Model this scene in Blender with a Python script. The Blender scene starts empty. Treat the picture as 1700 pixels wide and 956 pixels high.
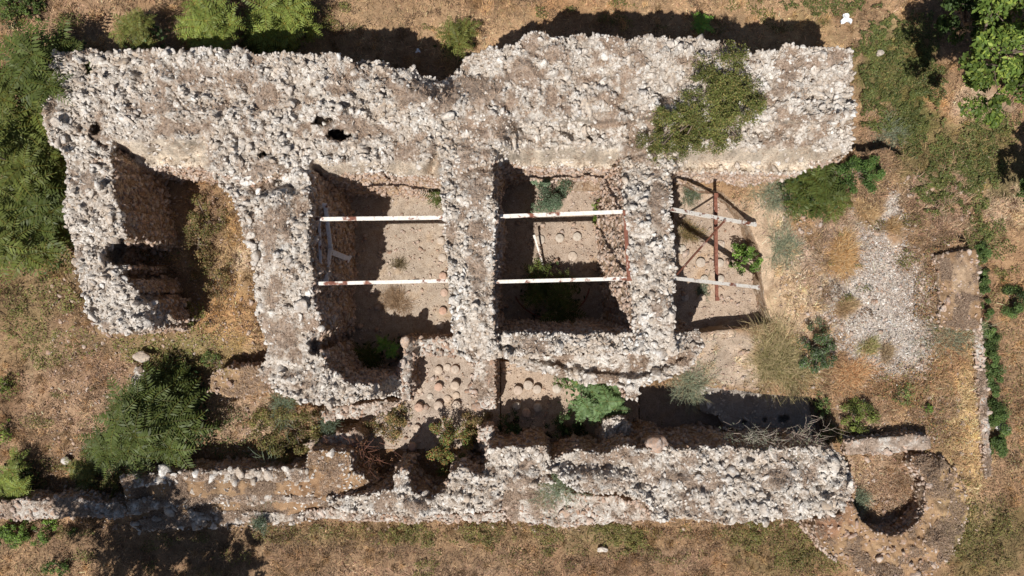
import bpy, bmesh, math, random, time
import numpy as np
from mathutils import Vector, Matrix, Euler
from mathutils.geometry import delaunay_2d_cdt
T0 = time.time()
random.seed(7); RNG = np.random.default_rng(11)
SC = bpy.context.scene
COL = SC.collection

# ------------------------------------------------------------------ camera, sky, sun, exposure
CH = 19.167                       # camera height over the room floors (m)
PXM = 60.0                        # photo pixels per metre at floor level
cam_d = bpy.data.cameras.new("camera"); cam = bpy.data.objects.new("camera", cam_d); COL.objects.link(cam)
cam.location = (0, 0, CH); cam.rotation_euler = (0, 0, 0)
cam_d.sensor_width = 36; cam_d.lens = 36 * CH / (1700 / PXM); cam_d.clip_end = 2000; cam_d.clip_start = 0.1
SC.camera = cam
SUN_DIR = Vector((0.272, 0.53, -1.0)).normalized()      # the way the light travels
ELEV = math.asin(-SUN_DIR.z); AZ = math.atan2(-SUN_DIR.x, -SUN_DIR.y)
W = bpy.data.worlds.new("World"); SC.world = W; W.use_nodes = True
nt = W.node_tree; sky = nt.nodes.new('ShaderNodeTexSky'); sky.sky_type = 'NISHITA'; sky.sun_disc = False
sky.sun_elevation = ELEV; sky.sun_rotation = AZ
nt.links.new(sky.outputs[0], nt.nodes['Background'].inputs[0]); nt.nodes['Background'].inputs[1].default_value = 0.05
sl = bpy.data.lights.new("sun", 'SUN'); sl.energy = 5.0; sl.angle = math.radians(0.5); sl.color = (1.0, 0.972, 0.93)
so = bpy.data.objects.new("sun", sl); COL.objects.link(so); so.rotation_euler = SUN_DIR.to_track_quat('-Z', 'Y').to_euler()
SC.view_settings.view_transform = 'Standard'; SC.view_settings.look = 'None'; SC.view_settings.exposure = 0.22

# ------------------------------------------------------------------ helpers
def P(px, py, z=0.0):             # photo pixel at height z -> world
    k = 1 - z / CH
    return (px - 850) / PXM * k, -(py - 478) / PXM * k
def PV(px, py, z=0.0):
    x, y = P(px, py, z); return Vector((x, y, z))
def to_px(x, y, z):
    k = 1 - z / CH
    return 850 + x * PXM / k, 478 - y * PXM / k

_h = RNG.permutation(4096).astype(np.int64)
_g = RNG.uniform(-1, 1, 4096)
def _hash(ix, iy, iz):
    return _g[_h[(ix + _h[(iy + _h[iz & 4095]) & 4095]) & 4095]]
def noise(x, y, z=0.0):           # smooth value noise, about -1..1
    x, y, z = np.broadcast_arrays(np.asarray(x, float), np.asarray(y, float), np.asarray(z, float))
    ix, iy, iz = [np.floor(a).astype(np.int64) for a in (x, y, z)]
    fx, fy, fz = x - ix, y - iy, z - iz
    fx, fy, fz = [f * f * (3 - 2 * f) for f in (fx, fy, fz)]
    r = 0
    for dx in (0, 1):
        for dy in (0, 1):
            for dz in (0, 1):
                r = r + _hash(ix + dx, iy + dy, iz + dz) * (fx if dx else 1 - fx) * (fy if dy else 1 - fy) * (fz if dz else 1 - fz)
    return r
def fbm(x, y, z=0.0, o=3):
    s = 0; a = 1.0; t = 0
    for i in range(o):
        s = s + a * noise(np.asarray(x) * 2 ** i + 17.3 * i, np.asarray(y) * 2 ** i + 5.1 * i, np.asarray(z) * 2 ** i); t += a; a *= .5
    return s / t * 1.4
def cells(x, y, s, seed=0):
    X = np.asarray(x) / s; Y = np.asarray(y) / s; ix = np.floor(X).astype(np.int64); iy = np.floor(Y).astype(np.int64); k = int(seed * 7) % 900
    f1 = np.full(X.shape, 9.); f2 = f1.copy(); idv = np.zeros(X.shape); ox = idv.copy(); oy = idv.copy()
    for dx in (-1, 0, 1):
        for dy in (-1, 0, 1):
            cx = ix + dx; cy = iy + dy; px = cx + .5 + .45 * _hash(cx, cy, np.int64(k)); py = cy + .5 + .45 * _hash(cx, cy, np.int64(k + 1)); d = np.hypot(X - px, Y - py)
            v = _hash(cx, cy, np.int64(k + 2)); c = d < f1; f2 = np.where(c, f1, np.minimum(f2, d)); ox = np.where(c, X - px, ox); oy = np.where(c, Y - py, oy); idv = np.where(c, v, idv); f1 = np.where(c, d, f1)
    return f1, f2, idv, ox, oy
def sstep(a, b, x):
    t = np.clip((x - a) / (b - a), 0, 1); return t * t * (3 - 2 * t)
def inside(poly, x, y):
    x = np.asarray(x, float); y = np.asarray(y, float); r = np.zeros(x.shape, bool); n = len(poly)
    for i in range(n):
        x0, y0 = poly[i]; x1, y1 = poly[(i + 1) % n]
        if y0 == y1: continue
        c = ((y0 > y) != (y1 > y)) & (x < (x1 - x0) * (y - y0) / (y1 - y0) + x0)
        r ^= c
    return r
def edge_dist(poly, x, y):
    d = np.full(np.shape(x), 1e9); n = len(poly)
    for i in range(n):
        ax, ay = poly[i]; bx, by = poly[(i + 1) % n]; vx, vy = bx - ax, by - ay
        t = np.clip(((x - ax) * vx + (y - ay) * vy) / max(vx * vx + vy * vy, 1e-9), 0, 1)
        d = np.minimum(d, np.hypot(x - ax - t * vx, y - ay - t * vy))
    return d
def resample(poly, step, jag=0.0, seed=0):
    out = []; n = len(poly)
    for i in range(n):
        ax, ay = poly[i]; bx, by = poly[(i + 1) % n]; L = math.hypot(bx - ax, by - ay); k = max(1, int(round(L / step)))
        nx, ny = (by - ay) / max(L, 1e-6), -(bx - ax) / max(L, 1e-6)
        for j in range(k):
            t = j / k; out.append([ax + (bx - ax) * t, ay + (by - ay) * t, nx, ny])
    a = np.array(out)
    if jag:
        d = fbm(a[:, 0] / 17, a[:, 1] / 17, seed + .5, 3) * jag
        a[:, 0] += a[:, 2] * d; a[:, 1] += a[:, 3] * d
    return a[:, :2]

def mesh_np(name, V, F, mat=None, col=None, smooth=False, mats=None, mi=None):
    """V Nx3, F Mx3 or Mx4 (numpy) -> mesh"""
    V = np.asarray(V, np.float32); F = np.asarray(F, np.int32); me = bpy.data.meshes.new(name)
    me.vertices.add(len(V)); me.vertices.foreach_set("co", V.ravel())
    k = F.shape[1]; me.loops.add(F.size); me.loops.foreach_set("vertex_index", F.ravel())
    me.polygons.add(len(F)); me.polygons.foreach_set("loop_start", np.arange(0, F.size, k, dtype=np.int32))
    me.polygons.foreach_set("loop_total", np.full(len(F), k, np.int32))
    if mats:
        for m in mats: me.materials.append(m)
        me.polygons.foreach_set("material_index", np.asarray(mi, np.int32))
    elif mat: me.materials.append(mat)
    if smooth: me.polygons.foreach_set("use_smooth", np.ones(len(F), bool))
    if col is not None:
        ca = me.color_attributes.new("Col", 'FLOAT_COLOR', 'POINT')
        c = np.ones((len(V), 4), np.float32); c[:, :3] = col; ca.data.foreach_set("color", c.ravel())
    me.update(); me.validate(); return me
def link(name, me, parent=None, loc=None, kind=None):
    o = bpy.data.objects.new(name, me); COL.objects.link(o)
    if parent: o.parent = parent
    if loc is not None: o.location = loc
    if kind: o['kind'] = kind
    return o
def tag(o, label, cat, group=None, kind=None):
    o['label'] = label; o['category'] = cat
    if group: o['group'] = group
    if kind: o['kind'] = kind
    if 'kind' not in o: o['kind'] = 'thing'
    return o
def thing(name, label, cat, loc, group=None):
    o = bpy.data.objects.new(name, None); COL.objects.link(o); o.location = loc; o.empty_display_size = .2
    return tag(o, label, cat, group)

# ------------------------------------------------------------------ materials
def newmat(name, rough=.9):
    m = bpy.data.materials.new(name); m.use_nodes = True; b = m.node_tree.nodes['Principled BSDF']
    b.inputs['Roughness'].default_value = rough; b.inputs['Specular IOR Level'].default_value = .2
    return m, m.node_tree, b
def N(nt, typ, **kw):
    n = nt.nodes.new(typ)
    for k, v in kw.items(): setattr(n, k, v)
    return n
def tex(nt, scale, detail=4, coord='pos', rough=.6, dist=0.0):
    g = nt.nodes.get('GEO') or N(nt, 'ShaderNodeNewGeometry'); g.name = 'GEO'
    t = N(nt, 'ShaderNodeTexNoise'); t.inputs['Scale'].default_value = scale; t.inputs['Detail'].default_value = detail
    t.inputs['Roughness'].default_value = rough; t.inputs['Distortion'].default_value = dist
    nt.links.new(g.outputs['Position'], t.inputs['Vector']); return t.outputs['Fac']
def ramp(nt, fac, stops):
    r = N(nt, 'ShaderNodeValToRGB'); e = r.color_ramp.elements
    while len(e) < len(stops): e.new(.5)
    for i, (p, c) in enumerate(stops): e[i].position = p; e[i].color = (*c, 1) if len(c) == 3 else c
    nt.links.new(fac, r.inputs[0]); return r.outputs[0]
def mix(nt, fac, a, b, mode='MIX'):
    m = N(nt, 'ShaderNodeMix', data_type='RGBA', blend_type=mode)
    for s, v in ((m.inputs[0], fac), (m.inputs[6], a), (m.inputs[7], b)):
        if hasattr(v, 'links') or isinstance(v, bpy.types.NodeSocket): nt.links.new(v, s)
        elif isinstance(v, tuple): s.default_value = (*v, 1)
        else: s.default_value = v
    return m.outputs[2]
def math_(nt, op, a, b=0.0):
    m = N(nt, 'ShaderNodeMath', operation=op)
    for s, v in ((m.inputs[0], a), (m.inputs[1], b)):
        if isinstance(v, bpy.types.NodeSocket): nt.links.new(v, s)
        else: s.default_value = v
    return m.outputs[0]
def bump(nt, b, h, strength=.5, dist=.02):
    n = N(nt, 'ShaderNodeBump'); n.inputs['Strength'].default_value = strength; n.inputs['Distance'].default_value = dist
    nt.links.new(h, n.inputs['Height']); nt.links.new(n.outputs[0], b.inputs['Normal'])

def stone_mat(name, cols, lichen=.5):
    m, t, b = newmat(name, .95)
    g = nt_geo = N(t, 'ShaderNodeNewGeometry'); g.name = 'GEO'; oi = N(t, 'ShaderNodeObjectInfo')
    r = math_(t, 'FRACT', math_(t, 'ADD', g.outputs['Random Per Island'], oi.outputs['Random']))
    base = ramp(t, r, [(i / (len(cols) - 1), c) for i, c in enumerate(cols)])
    big = ramp(t, tex(t, 1.1, 3), [(.38, (.84, .74, .64)), (.62, (1.1, 1.09, 1.08))])
    c = mix(t, 1.0, base, big, 'MULTIPLY')
    spots = ramp(t, tex(t, 16, 5, rough=.7), [(.40, (0, 0, 0)), (.58, (1, 1, 1))])
    c = mix(t, spots, mix(t, .65, c, (.24, .21, .19)), c)
    li = ramp(t, tex(t, 5, 4), [(.50, (0, 0, 0)), (.66, (lichen,) * 3)])
    c = mix(t, li, c, (.78, .76, .725))
    t.links.new(c, b.inputs['Base Color']); bump(t, b, tex(t, 30, 6, rough=.7), .9, .03); return m
M_STONE = stone_mat('weathered_limestone', [(.42, .36, .29), (.56, .50, .43), (.66, .615, .555), (.51, .445, .375), (.71, .68, .63), (.62, .56, .49), (.74, .715, .67)])
M_PINK = stone_mat('ochre_stone', [(.42, .28, .20), (.55, .42, .33), (.40, .25, .17), (.58, .48, .40), (.50, .36, .27)], .25)
def core_mat():
    m, t, b = newmat('rubble_mortar', 1.0)
    a = N(t, 'ShaderNodeAttribute', attribute_name='Col').outputs['Color']
    c = mix(t, .9, a, ramp(t, tex(t, 20, 6, rough=.75), [(.38, (.45, .39, .34)), (.47, (.96, .95, .93)), (.64, (1.22, 1.20, 1.18))]), 'MULTIPLY')
    t.links.new(c, b.inputs['Base Color']); bump(t, b, tex(t, 26, 6, rough=.75), 1, .05); return m
M_CORE = core_mat()
def face_mat(name='coursed_masonry_face', g_=1.0):
    m, t, b = newmat(name, 1.0)
    g = N(t, 'ShaderNodeNewGeometry'); g.name = 'GEO'
    w = N(t, 'ShaderNodeVectorMath', operation='ADD'); wn = N(t, 'ShaderNodeTexNoise'); wn.inputs['Scale'].default_value = 4
    sc = N(t, 'ShaderNodeVectorMath', operation='SCALE'); sc.inputs['Scale'].default_value = .12; t.links.new(g.outputs['Position'], wn.inputs['Vector']); t.links.new(wn.outputs['Color'], sc.inputs[0])
    t.links.new(g.outputs['Position'], w.inputs[0]); t.links.new(sc.outputs[0], w.inputs[1])
    mp = N(t, 'ShaderNodeMapping'); mp.inputs['Scale'].default_value = (6.5, 6.5, 12); t.links.new(w.outputs[0], mp.inputs[0])
    vo = N(t, 'ShaderNodeTexVoronoi'); vo.inputs['Scale'].default_value = 1; t.links.new(mp.outputs[0], vo.inputs['Vector'])
    ve = N(t, 'ShaderNodeTexVoronoi', feature='DISTANCE_TO_EDGE'); ve.inputs['Scale'].default_value = 1; t.links.new(mp.outputs[0], ve.inputs['Vector'])
    sp = N(t, 'ShaderNodeSeparateColor'); t.links.new(vo.outputs['Color'], sp.inputs[0])
    c = ramp(t, sp.outputs[0], [(0, (.26, .155, .10)), (.35, (.43, .31, .21)), (.7, (.54, .43, .33)), (1, (.60, .52, .43))])
    c = mix(t, ramp(t, tex(t, 1.3, 4), [(.45, (0, 0, 0)), (.62, (.75, .75, .75))]), c, (.50, .36, .245))
    j = ramp(t, ve.outputs['Distance'], [(.0, (.45, .38, .32)), (.10, (1, 1, 1))]); c = mix(t, .7, c, j, 'MULTIPLY')
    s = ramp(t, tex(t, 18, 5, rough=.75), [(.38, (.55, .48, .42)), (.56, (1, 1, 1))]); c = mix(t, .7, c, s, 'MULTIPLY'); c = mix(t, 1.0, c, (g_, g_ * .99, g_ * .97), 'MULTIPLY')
    t.links.new(c, b.inputs['Base Color'])
    bump(t, b, math_(t, 'ADD', math_(t, 'MINIMUM', ve.outputs['Distance'], .15), tex(t, 24, 5, rough=.7)), 1, .06); return m
M_FACE = face_mat('coursed_masonry_face', .92); M_FACE_SUNLIT = face_mat('sunlit_cream_face', 1.3)  # darkened copy deepens shaded faces; the cream north wall copy is brightened as sunlit
def soil_mat(name, attr=True, colr=(.4, .28, .2), gain=1.0, fine=40):
    m, t, b = newmat(name, 1.0)
    if attr: a = N(t, 'ShaderNodeAttribute', attribute_name='Col').outputs['Color']
    else: a = ramp(t, tex(t, 1.4, 4), [(.3, tuple(v * .8 for v in colr)), (.7, tuple(v * 1.15 for v in colr))])
    c = mix(t, .9, a, ramp(t, tex(t, fine, 6, rough=.75), [(.33, (.42, .37, .33)), (.48, (.9, .89, .88)), (.68, (1.38, 1.36, 1.32))]), 'MULTIPLY')
    c = mix(t, .7, c, ramp(t, tex(t, 7, 4), [(.35, (.75, .7, .66)), (.6, (1.05, 1.05, 1.05))]), 'MULTIPLY')
    t.links.new(c, b.inputs['Base Color']); bump(t, b, tex(t, fine, 5, rough=.7), .8, .03); return m
M_SOIL = soil_mat('dry_soil')
M_FLOOR = soil_mat('dusty_mortar_floor', fine=34)
def col_mat(name, trans=.25, rough=.7):
    m, t, b = newmat(name, rough); a = N(t, 'ShaderNodeAttribute', attribute_name='Col').outputs['Color']
    g = N(t, 'ShaderNodeNewGeometry'); g.name = 'GEO'; oi = N(t, 'ShaderNodeObjectInfo')
    r = math_(t, 'ADD', math_(t, 'MULTIPLY', g.outputs['Random Per Island'], .35), math_(t, 'MULTIPLY', oi.outputs['Random'], .3))
    k = math_(t, 'ADD', r, .68); cc = N(t, 'ShaderNodeCombineColor')
    for i in range(3): t.links.new(k, cc.inputs[i])
    c = mix(t, 1.0, a, cc.outputs[0], 'MULTIPLY'); t.links.new(c, b.inputs['Base Color'])
    if trans:
        tr = N(t, 'ShaderNodeBsdfTranslucent'); t.links.new(c, tr.inputs[0]); ms = N(t, 'ShaderNodeMixShader'); ms.inputs[0].default_value = trans
        t.links.new(b.outputs[0], ms.inputs[1]); t.links.new(tr.outputs[0], ms.inputs[2]); t.links.new(ms.outputs[0], t.nodes['Material Output'].inputs['Surface'])
    return m
M_LEAF = col_mat('leaf', .3, .5)
M_STRAW = col_mat('dry_grass', .2, .85)
def wood_mat():
    m, t, b = newmat('bark', .95); c = ramp(t, tex(t, 12, 4), [(.3, (.12, .085, .06)), (.7, (.28, .22, .17))]); t.links.new(c, b.inputs['Base Color']); return m
M_BARK = wood_mat()
def rust_mat(name, lo, paint=(.78, .74, .68)):
    m, t, b = newmat(name, .6)
    g = N(t, 'ShaderNodeNewGeometry'); g.name = 'GEO'
    f = ramp(t, tex(t, 3.1, 5, rough=.65), [(lo, (0, 0, 0)), (lo + .06, (1, 1, 1))])
    rc = ramp(t, tex(t, 15, 4), [(.3, (.12, .04, .025)), (.7, (.26, .11, .07))])
    pc = mix(t, .6, paint, ramp(t, tex(t, 20, 4), [(.35, (.78, .70, .6)), (.55, (1, 1, 1))]), 'MULTIPLY')
    t.links.new(mix(t, f, pc, rc), b.inputs['Base Color']); bump(t, b, tex(t, 40, 3), .3, .005); return m
M_PAINT = rust_mat('flaking_white_paint', .535, (.70, .66, .60))
M_RUST = rust_mat('rusty_steel', .36, (.55, .40, .34))
M_GREYST = rust_mat('grey_steel', .58, (.66, .65, .66))
def brick_mat():
    m, t, b = newmat('fired_clay', .95); oi = N(t, 'ShaderNodeObjectInfo'); g = N(t, 'ShaderNodeNewGeometry'); g.name = 'GEO'
    c = ramp(t, oi.outputs['Random'], [(0, (.46, .29, .21)), (.25, (.44, .36, .29)), (.6, (.47, .41, .34)), (1, (.48, .37, .28))])
    c = mix(t, .8, c, ramp(t, tex(t, 14, 5, rough=.7), [(.33, (.62, .58, .55)), (.55, (1.05, 1.05, 1.05))]), 'MULTIPLY')
    t.links.new(c, b.inputs['Base Color']); bump(t, b, tex(t, 35, 4), .5, .01); return m
M_BRICK = brick_mat()
def flat_mat(name, c, rough=.6):
    m, t, b = newmat(name, rough); k = ramp(t, tex(t, 18, 4), [(.3, tuple(v * .8 for v in c)), (.7, c)]); t.links.new(k, b.inputs['Base Color']); return m
M_PLASTIC = flat_mat('white_plastic', (.85, .86, .88), .4)

# ------------------------------------------------------------------ colour regions of the bare ground (soil, dry litter, gravel)
TAN = (.44, .305, .185); BRN = (.27, .18, .115); PNK = (.40, .275, .19); STRAW = (.54, .39, .21); PALE = (.56, .44, .33); GRV = (.54, .485, .43)
OLV = (.17, .155, .06); DK = (.20, .13, .085); RUSTY = (.38, .23, .115); ORG = (.50, .29, .12); DUST = (.50, .385, .29)
REG = [  # px, py, rx, ry, colour, strength
 (60, 620, 260, 300, BRN, .6), (150, 650, 120, 120, PNK, .5), (60, 480, 120, 70, OLV, .28), (40, 560, 90, 60, OLV, .2), (250, 560, 120, 40, OLV, .3),
 (370, 430, 60, 150, STRAW, .55), (380, 520, 60, 80, ORG, .45), (410, 430, 30, 30, PALE, .6), (340, 350, 50, 60, BRN, .6), (330, 590, 110, 40, OLV, .5),
 (400, 690, 110, 40, PALE, .6), (330, 700, 80, 50, BRN, .5), (400, 830, 250, 60, BRN, .4), (300, 910, 260, 50, BRN, .6),
 (600, 890, 220, 24, OLV, .3), (850, 885, 160, 22, OLV, .3), (640, 935, 500, 34, BRN, .55), (700, 950, 200, 14, PNK, .5),
 (1000, 900, 130, 30, OLV, .5), (1060, 940, 160, 24, BRN, .6), (1120, 890, 90, 20, RUSTY, .4), (1290, 915, 110, 50, OLV, .45), (385, 20, 40, 40, BRN, .8), (1000, 900, 400, 60, BRN, .4), (1130, 930, 60, 20, PNK, .4),
 (1640, 900, 90, 80, OLV, .6), (1650, 700, 50, 160, BRN, .5), (1680, 450, 40, 130, TAN, .4), (1665, 330, 40, 60, PALE, .4), (1560, 170, 55, 40, RUSTY, .6), (1600, 40, 120, 60, DK, .6),
 (1490, 120, 85, 90, OLV, .85), (1500, 190, 50, 50, OLV, .8), (1450, 30, 60, 30, TAN, .4), (1445, 240, 40, 60, BRN, .6), (1400, 40, 50, 50, TAN, .5),
 (1460, 200, 30, 50, PNK, .4), (1540, 260, 60, 80, OLV, .7), (1590, 290, 30, 60, PNK, .6), (1630, 170, 60, 40, PALE, .6), (1640, 260, 70, 80, OLV, .7),
 (100, 30, 120, 50, PNK, .4), (290, 60, 80, 30, PNK, .4), (500, 30, 60, 40, TAN, .3), (700, 50, 200, 60, TAN, .5), (950, 20, 120, 30, ORG, .25), (1100, 30, 200, 50, TAN, .5),
 (1320, 60, 90, 40, STRAW, .35), (1350, 30, 50, 20, OLV, .3),
 (1450, 488, 90, 150, GRV, 1.6), (1484, 360, 20, 42, GRV, 1.2), (1400, 400, 55, 60, DUST, .6), (1490, 560, 70, 70, GRV, 1.2), (1270, 420, 80, 120, PALE, .8), (1320, 480, 50, 90, PALE, .7),
 (1225, 600, 120, 50, (.55, .45, .36), 1.0), (1300, 500, 40, 60, STRAW, .3), (1400, 425, 26, 40, RUSTY, 1.0), (1408, 510, 18, 18, BRN, .9), (1440, 575, 18, 12, OLV, .8), (1475, 585, 20, 20, BRN, .5),
 (1485, 380, 14, 30, RUSTY, .8), (1440, 350, 26, 18, RUSTY, .7), (1420, 620, 30, 24, RUSTY, .9), (1540, 430, 60, 150, BRN, .6), (1560, 340, 60, 70, PNK, .8), (1575, 600, 50, 60, RUSTY, .4),
 (1615, 690, 34, 130, (.62, .45, .25), 1.0), (1600, 470, 25, 60, PALE, .5), (1540, 690, 40, 50, BRN, .6), (1470, 660, 70, 40, RUSTY, .6), (1440, 690, 60, 40, PALE, .3), (1290, 600, 60, 40, STRAW, .7),
 (1590, 780, 45, 90, STRAW, .6), (1380, 850, 40, 60, (.26, .13, .09), .6), (1480, 800, 70, 80, PNK, .6)]
def regcol(px, py):
    px = np.asarray(px, float); py = np.asarray(py, float)
    c = np.empty(px.shape + (3,)); c[:] = (.39, .265, .160)
    n1 = fbm(px / 40, py / 40, 1.7, 4); n2 = fbm(px / 14, py / 14, 9.2, 3)
    for x, y, rx, ry, k, s in REG:
        m = (np.abs(px - x) < rx * 1.6) & (np.abs(py - y) < ry * 1.6)
        if not m.any(): continue
        r = np.hypot((px[m] - x) / rx, (py[m] - y) / ry)
        w = np.clip((1.0 - r + .38 * n1[m] + .28 * n2[m]) / .35, 0, 1) * min(s, 1.0)
        c[m] = c[m] * (1 - w[:, None]) + np.array(k) * w[:, None]
    v = 1 + .18 * fbm(px / 60, py / 60, 4.1, 3) + .28 * fbm(px / 9, py / 9, 2.2, 3)
    v2 = fbm(px / 85, py / 85, 21.3, 4)[..., None]; g = c * v[..., None] * .84; return g * np.array([1.02, .985, .94]) * (1 - .28 * np.clip(v2 * np.array([.7, 1.0, 1.15]), -.3, 1))

TERR = [(1118, 395), (1118, 262), (1250, 255), (1330, 262), (1400, 250), (1440, 252), (1472, 245), (1500, 262), (1530, 300), (1552, 340), (1585, 385), (1600, 415), (1618, 418), (1624, 470), (1628, 545), (1634, 620),
        (1640, 700), (1644, 790), (1622, 812), (1560, 790), (1410, 760), (1384, 748), (1376, 700), (1372, 662), (1290, 655), (1190, 645), (1150, 640), (1060, 640), (1050, 600), (1120, 560), (1281, 537), (1268, 490), (1262, 420), (1240, 365), (1200, 318), (1140, 300), (1118, 310)]
TZ = 0.68
def ground_z(x, y):               # bare ground height in world coordinates
    z = .05 * fbm(x * .35, y * .35, 3.3, 3) + .025 * fbm(x * 1.6, y * 1.6, 8.3, 3)
    X = x * PXM + 850; Y = 478 - y * PXM
    z = z + 2.0 * sstep(178, 138, Y) * sstep(520, 260, X)                      # bank against the north wall, west end
    z = z + .8 * sstep(300, 205, X)*sstep(600, 520, Y) * sstep(120, 170, Y)
    z = z + .55 * sstep(470, 420, X) * sstep(620, 540, Y) * sstep(178, 240, Y) * sstep(205, 320, X)
    z = z - .12 * ((X > 500) & (X < 1400) & (Y > 260) & (Y < 740))
    return z
TWF = [(1412, 760), (1540, 755), (1544, 850), (1500, 890), (1445, 888), (1418, 838)]
def surf(px, py):
    """z of the ground or terrace seen at a photo pixel"""
    px = np.asarray(px, float); py = np.asarray(py, float); z = np.zeros(px.shape)
    for _ in range(3):
        x, y = P(px, py, z); z = ground_z(x, y)
    z = np.where(inside(TWF, px, py), .53, z); t = inside(TERR, px, py); x, y = P(px, py, TZ)
    return np.where(t, TZ + terr_noise(x, y), z)
def terr_noise(x, y): return .05 * fbm(x * .7, y * .7, 5.5, 3) + .02 * fbm(x * 3, y * 3, 1.5, 2)

# ------------------------------------------------------------------ ground sheet
def axis(lo, hi, st):
    a = np.arange(lo, hi, st); g = st * 1.35 ** np.arange(1, 26); g = np.cumsum(g); return np.concatenate([(lo - g)[::-1], a, a[-1] + g])
gx = axis(-15.5, 15.5, .075); gy = axis(-9.2, 9.2, .075)
GX, GY = np.meshgrid(gx, gy); gz = ground_z(GX, GY) + .02 * noise(GX * 6, GY * 6, 2.2)
far = np.maximum(np.abs(GX) - 40, np.abs(GY) - 40)
ppx, ppy = to_px(GX, GY, gz)
V = np.stack([GX, GY, gz], -1).reshape(-1, 3); nx_, ny_ = len(gx), len(gy)
idx = np.arange(nx_ * ny_).reshape(ny_, nx_)
F = np.stack([idx[:-1, :-1], idx[:-1, 1:], idx[1:, 1:], idx[1:, :-1]], -1).reshape(-1, 4)
link('ground', mesh_np('ground', V, F, M_SOIL, regcol(ppx, ppy).reshape(-1, 3), True), kind='structure')

# ------------------------------------------------------------------ rock library
def rock_variants(n, seed, sub=2, cuts=8):
    out = []
    rg = np.random.default_rng(seed)
    bm = bmesh.new(); bmesh.ops.create_icosphere(bm, subdivisions=sub, radius=1); bm.verts.ensure_lookup_table()
    V0 = np.array([v.co[:] for v in bm.verts]); F0 = np.array([[v.index for v in f.verts] for f in bm.faces]); bm.free()
    for i in range(n):
        V = V0.copy(); V *= (1 + .22 * noise(V[:, 0] * 1.5 + i * 7.1, V[:, 1] * 1.5, V[:, 2] * 1.5))[:, None]
        for k in range(cuts):
            d = rg.normal(size=3); d /= np.linalg.norm(d); h = rg.uniform(.34, .75); s = V @ d - h; V -= np.clip(s, 0, None)[:, None] * d
        V *= (1 + .17 * noise(V[:, 0] * 4.3 + i * 3.1, V[:, 1] * 4.3, V[:, 2] * 4.3))[:, None]; V *= 1.15 / np.abs(V).max()
        V *= rg.uniform([.85, .65, .45], [1.35, 1.05, .8])
        out.append((V, F0))
    return out
ROCKS = rock_variants(26, 5)
ROCKS_LO = rock_variants(20, 9, sub=1, cuts=4)
ROCK_ME = {m.name: [mesh_np('stone', v, f, m) for v, f in ROCKS] for m in (M_STONE, M_PINK)}
def rotmats(n, tilt=.6, rg=RNG):
    a = rg.uniform(0, 2 * np.pi, n); b = rg.normal(0, tilt, n); c = rg.normal(0, tilt, n)
    ca, sa, cb, sb, cc, sc = np.cos(a), np.sin(a), np.cos(b), np.sin(b), np.cos(c), np.sin(c)
    z = np.zeros(n); o = np.ones(n)
    Rz = np.stack([ca, -sa, z, sa, ca, z, z, z, o], -1).reshape(n, 3, 3); Rx = np.stack([o, z, z, z, cb, -sb, z, sb, cb], -1).reshape(n, 3, 3)
    Ry = np.stack([cc, z, sc, z, o, z, -sc, z, cc], -1).reshape(n, 3, 3); return Rx @ Ry @ Rz
def rocks_joined(name, pts, rad, mat, lib=ROCKS, tilt=.6):
    n = len(pts); pick = RNG.integers(0, len(lib), n); Vs = []; Fs = []; off = 0
    R = rotmats(n, tilt)
    for k, (v, f) in enumerate(lib):
        m = np.where(pick == k)[0]
        if not len(m): continue
        vv = np.einsum('nij,vj->nvi', R[m], v) * rad[m][:, None, None] + pts[m][:, None, :]
        Vs.append(vv.reshape(-1, 3)); Fs.append((f[None] + (np.arange(len(m)) * len(v))[:, None, None] + off).reshape(-1, 3)); off += len(m) * len(v)
    return mesh_np(name, np.concatenate(Vs), np.concatenate(Fs), mat)

# blades of grass / leaf clouds ------------------------------------------------
def unit(a): return a / np.maximum(np.linalg.norm(a, axis=-1, keepdims=True), 1e-9)
def blades_mesh(name, pts, length, width, col, up=.5, dirs=None, mat=None):
    n = len(pts); a = RNG.uniform(0, 2 * np.pi, n); el = RNG.normal(up, .35, n)
    d = np.stack([np.cos(a), np.sin(a), np.tan(np.clip(el, -.1, 1.3))], -1) if dirs is None else dirs
    d = unit(d); s = unit(np.cross(d, [0, 0, 1.0]) + 1e-6) * width[:, None] * .5
    mid = pts + d * length[:, None] * .55; tip = pts + d * length[:, None]; tip[:, 2] -= length * .22
    V = np.stack([pts - s, pts + s, mid + s * .8, mid - s * .8, tip], 1).reshape(-1, 3)
    b = np.arange(n)[:, None] * 5; F = np.concatenate([b + [0, 1, 2], b + [0, 2, 3], b + [3, 2, 4]])
    return mesh_np(name, V, F, mat or M_STRAW, np.repeat(col, 5, 0))
def leaves_mesh(name, pts, size, col, nrm=None, flat=.6, mat=None, aspect=.55):
    n = len(pts); nr = RNG.normal(size=(n, 3)) * flat; nr[:, 2] = np.abs(nr[:, 2]) + .7
    if nrm is not None: nr = nr * .8 + nrm
    nr = unit(nr); d = unit(np.cross(nr, RNG.normal(size=(n, 3)))); s = np.cross(nr, d) * aspect
    z = size[:, None] * .5; fold = nr * size[:, None] * .10
    V = np.stack([pts - d * z, pts + s * z + fold, pts + d * z, pts - s * z + fold], 1).reshape(-1, 3)
    b = np.arange(n)[:, None] * 4; F = np.concatenate([b + [0, 1, 2], b + [0, 2, 3]])
    return mesh_np(name, V, F, mat or M_LEAF, np.repeat(col, 4, 0))
def jcol(base, n, v=.2, alt=None, p=.2):
    c = np.array(base)[None] * (1 + RNG.normal(0, v, n))[:, None]
    if alt is not None:
        m = RNG.random(n) < p; c[m] = np.array(alt) * (1 + RNG.normal(0, v, m.sum()))[:, None]
    return np.clip(c, .005, .9)

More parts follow.
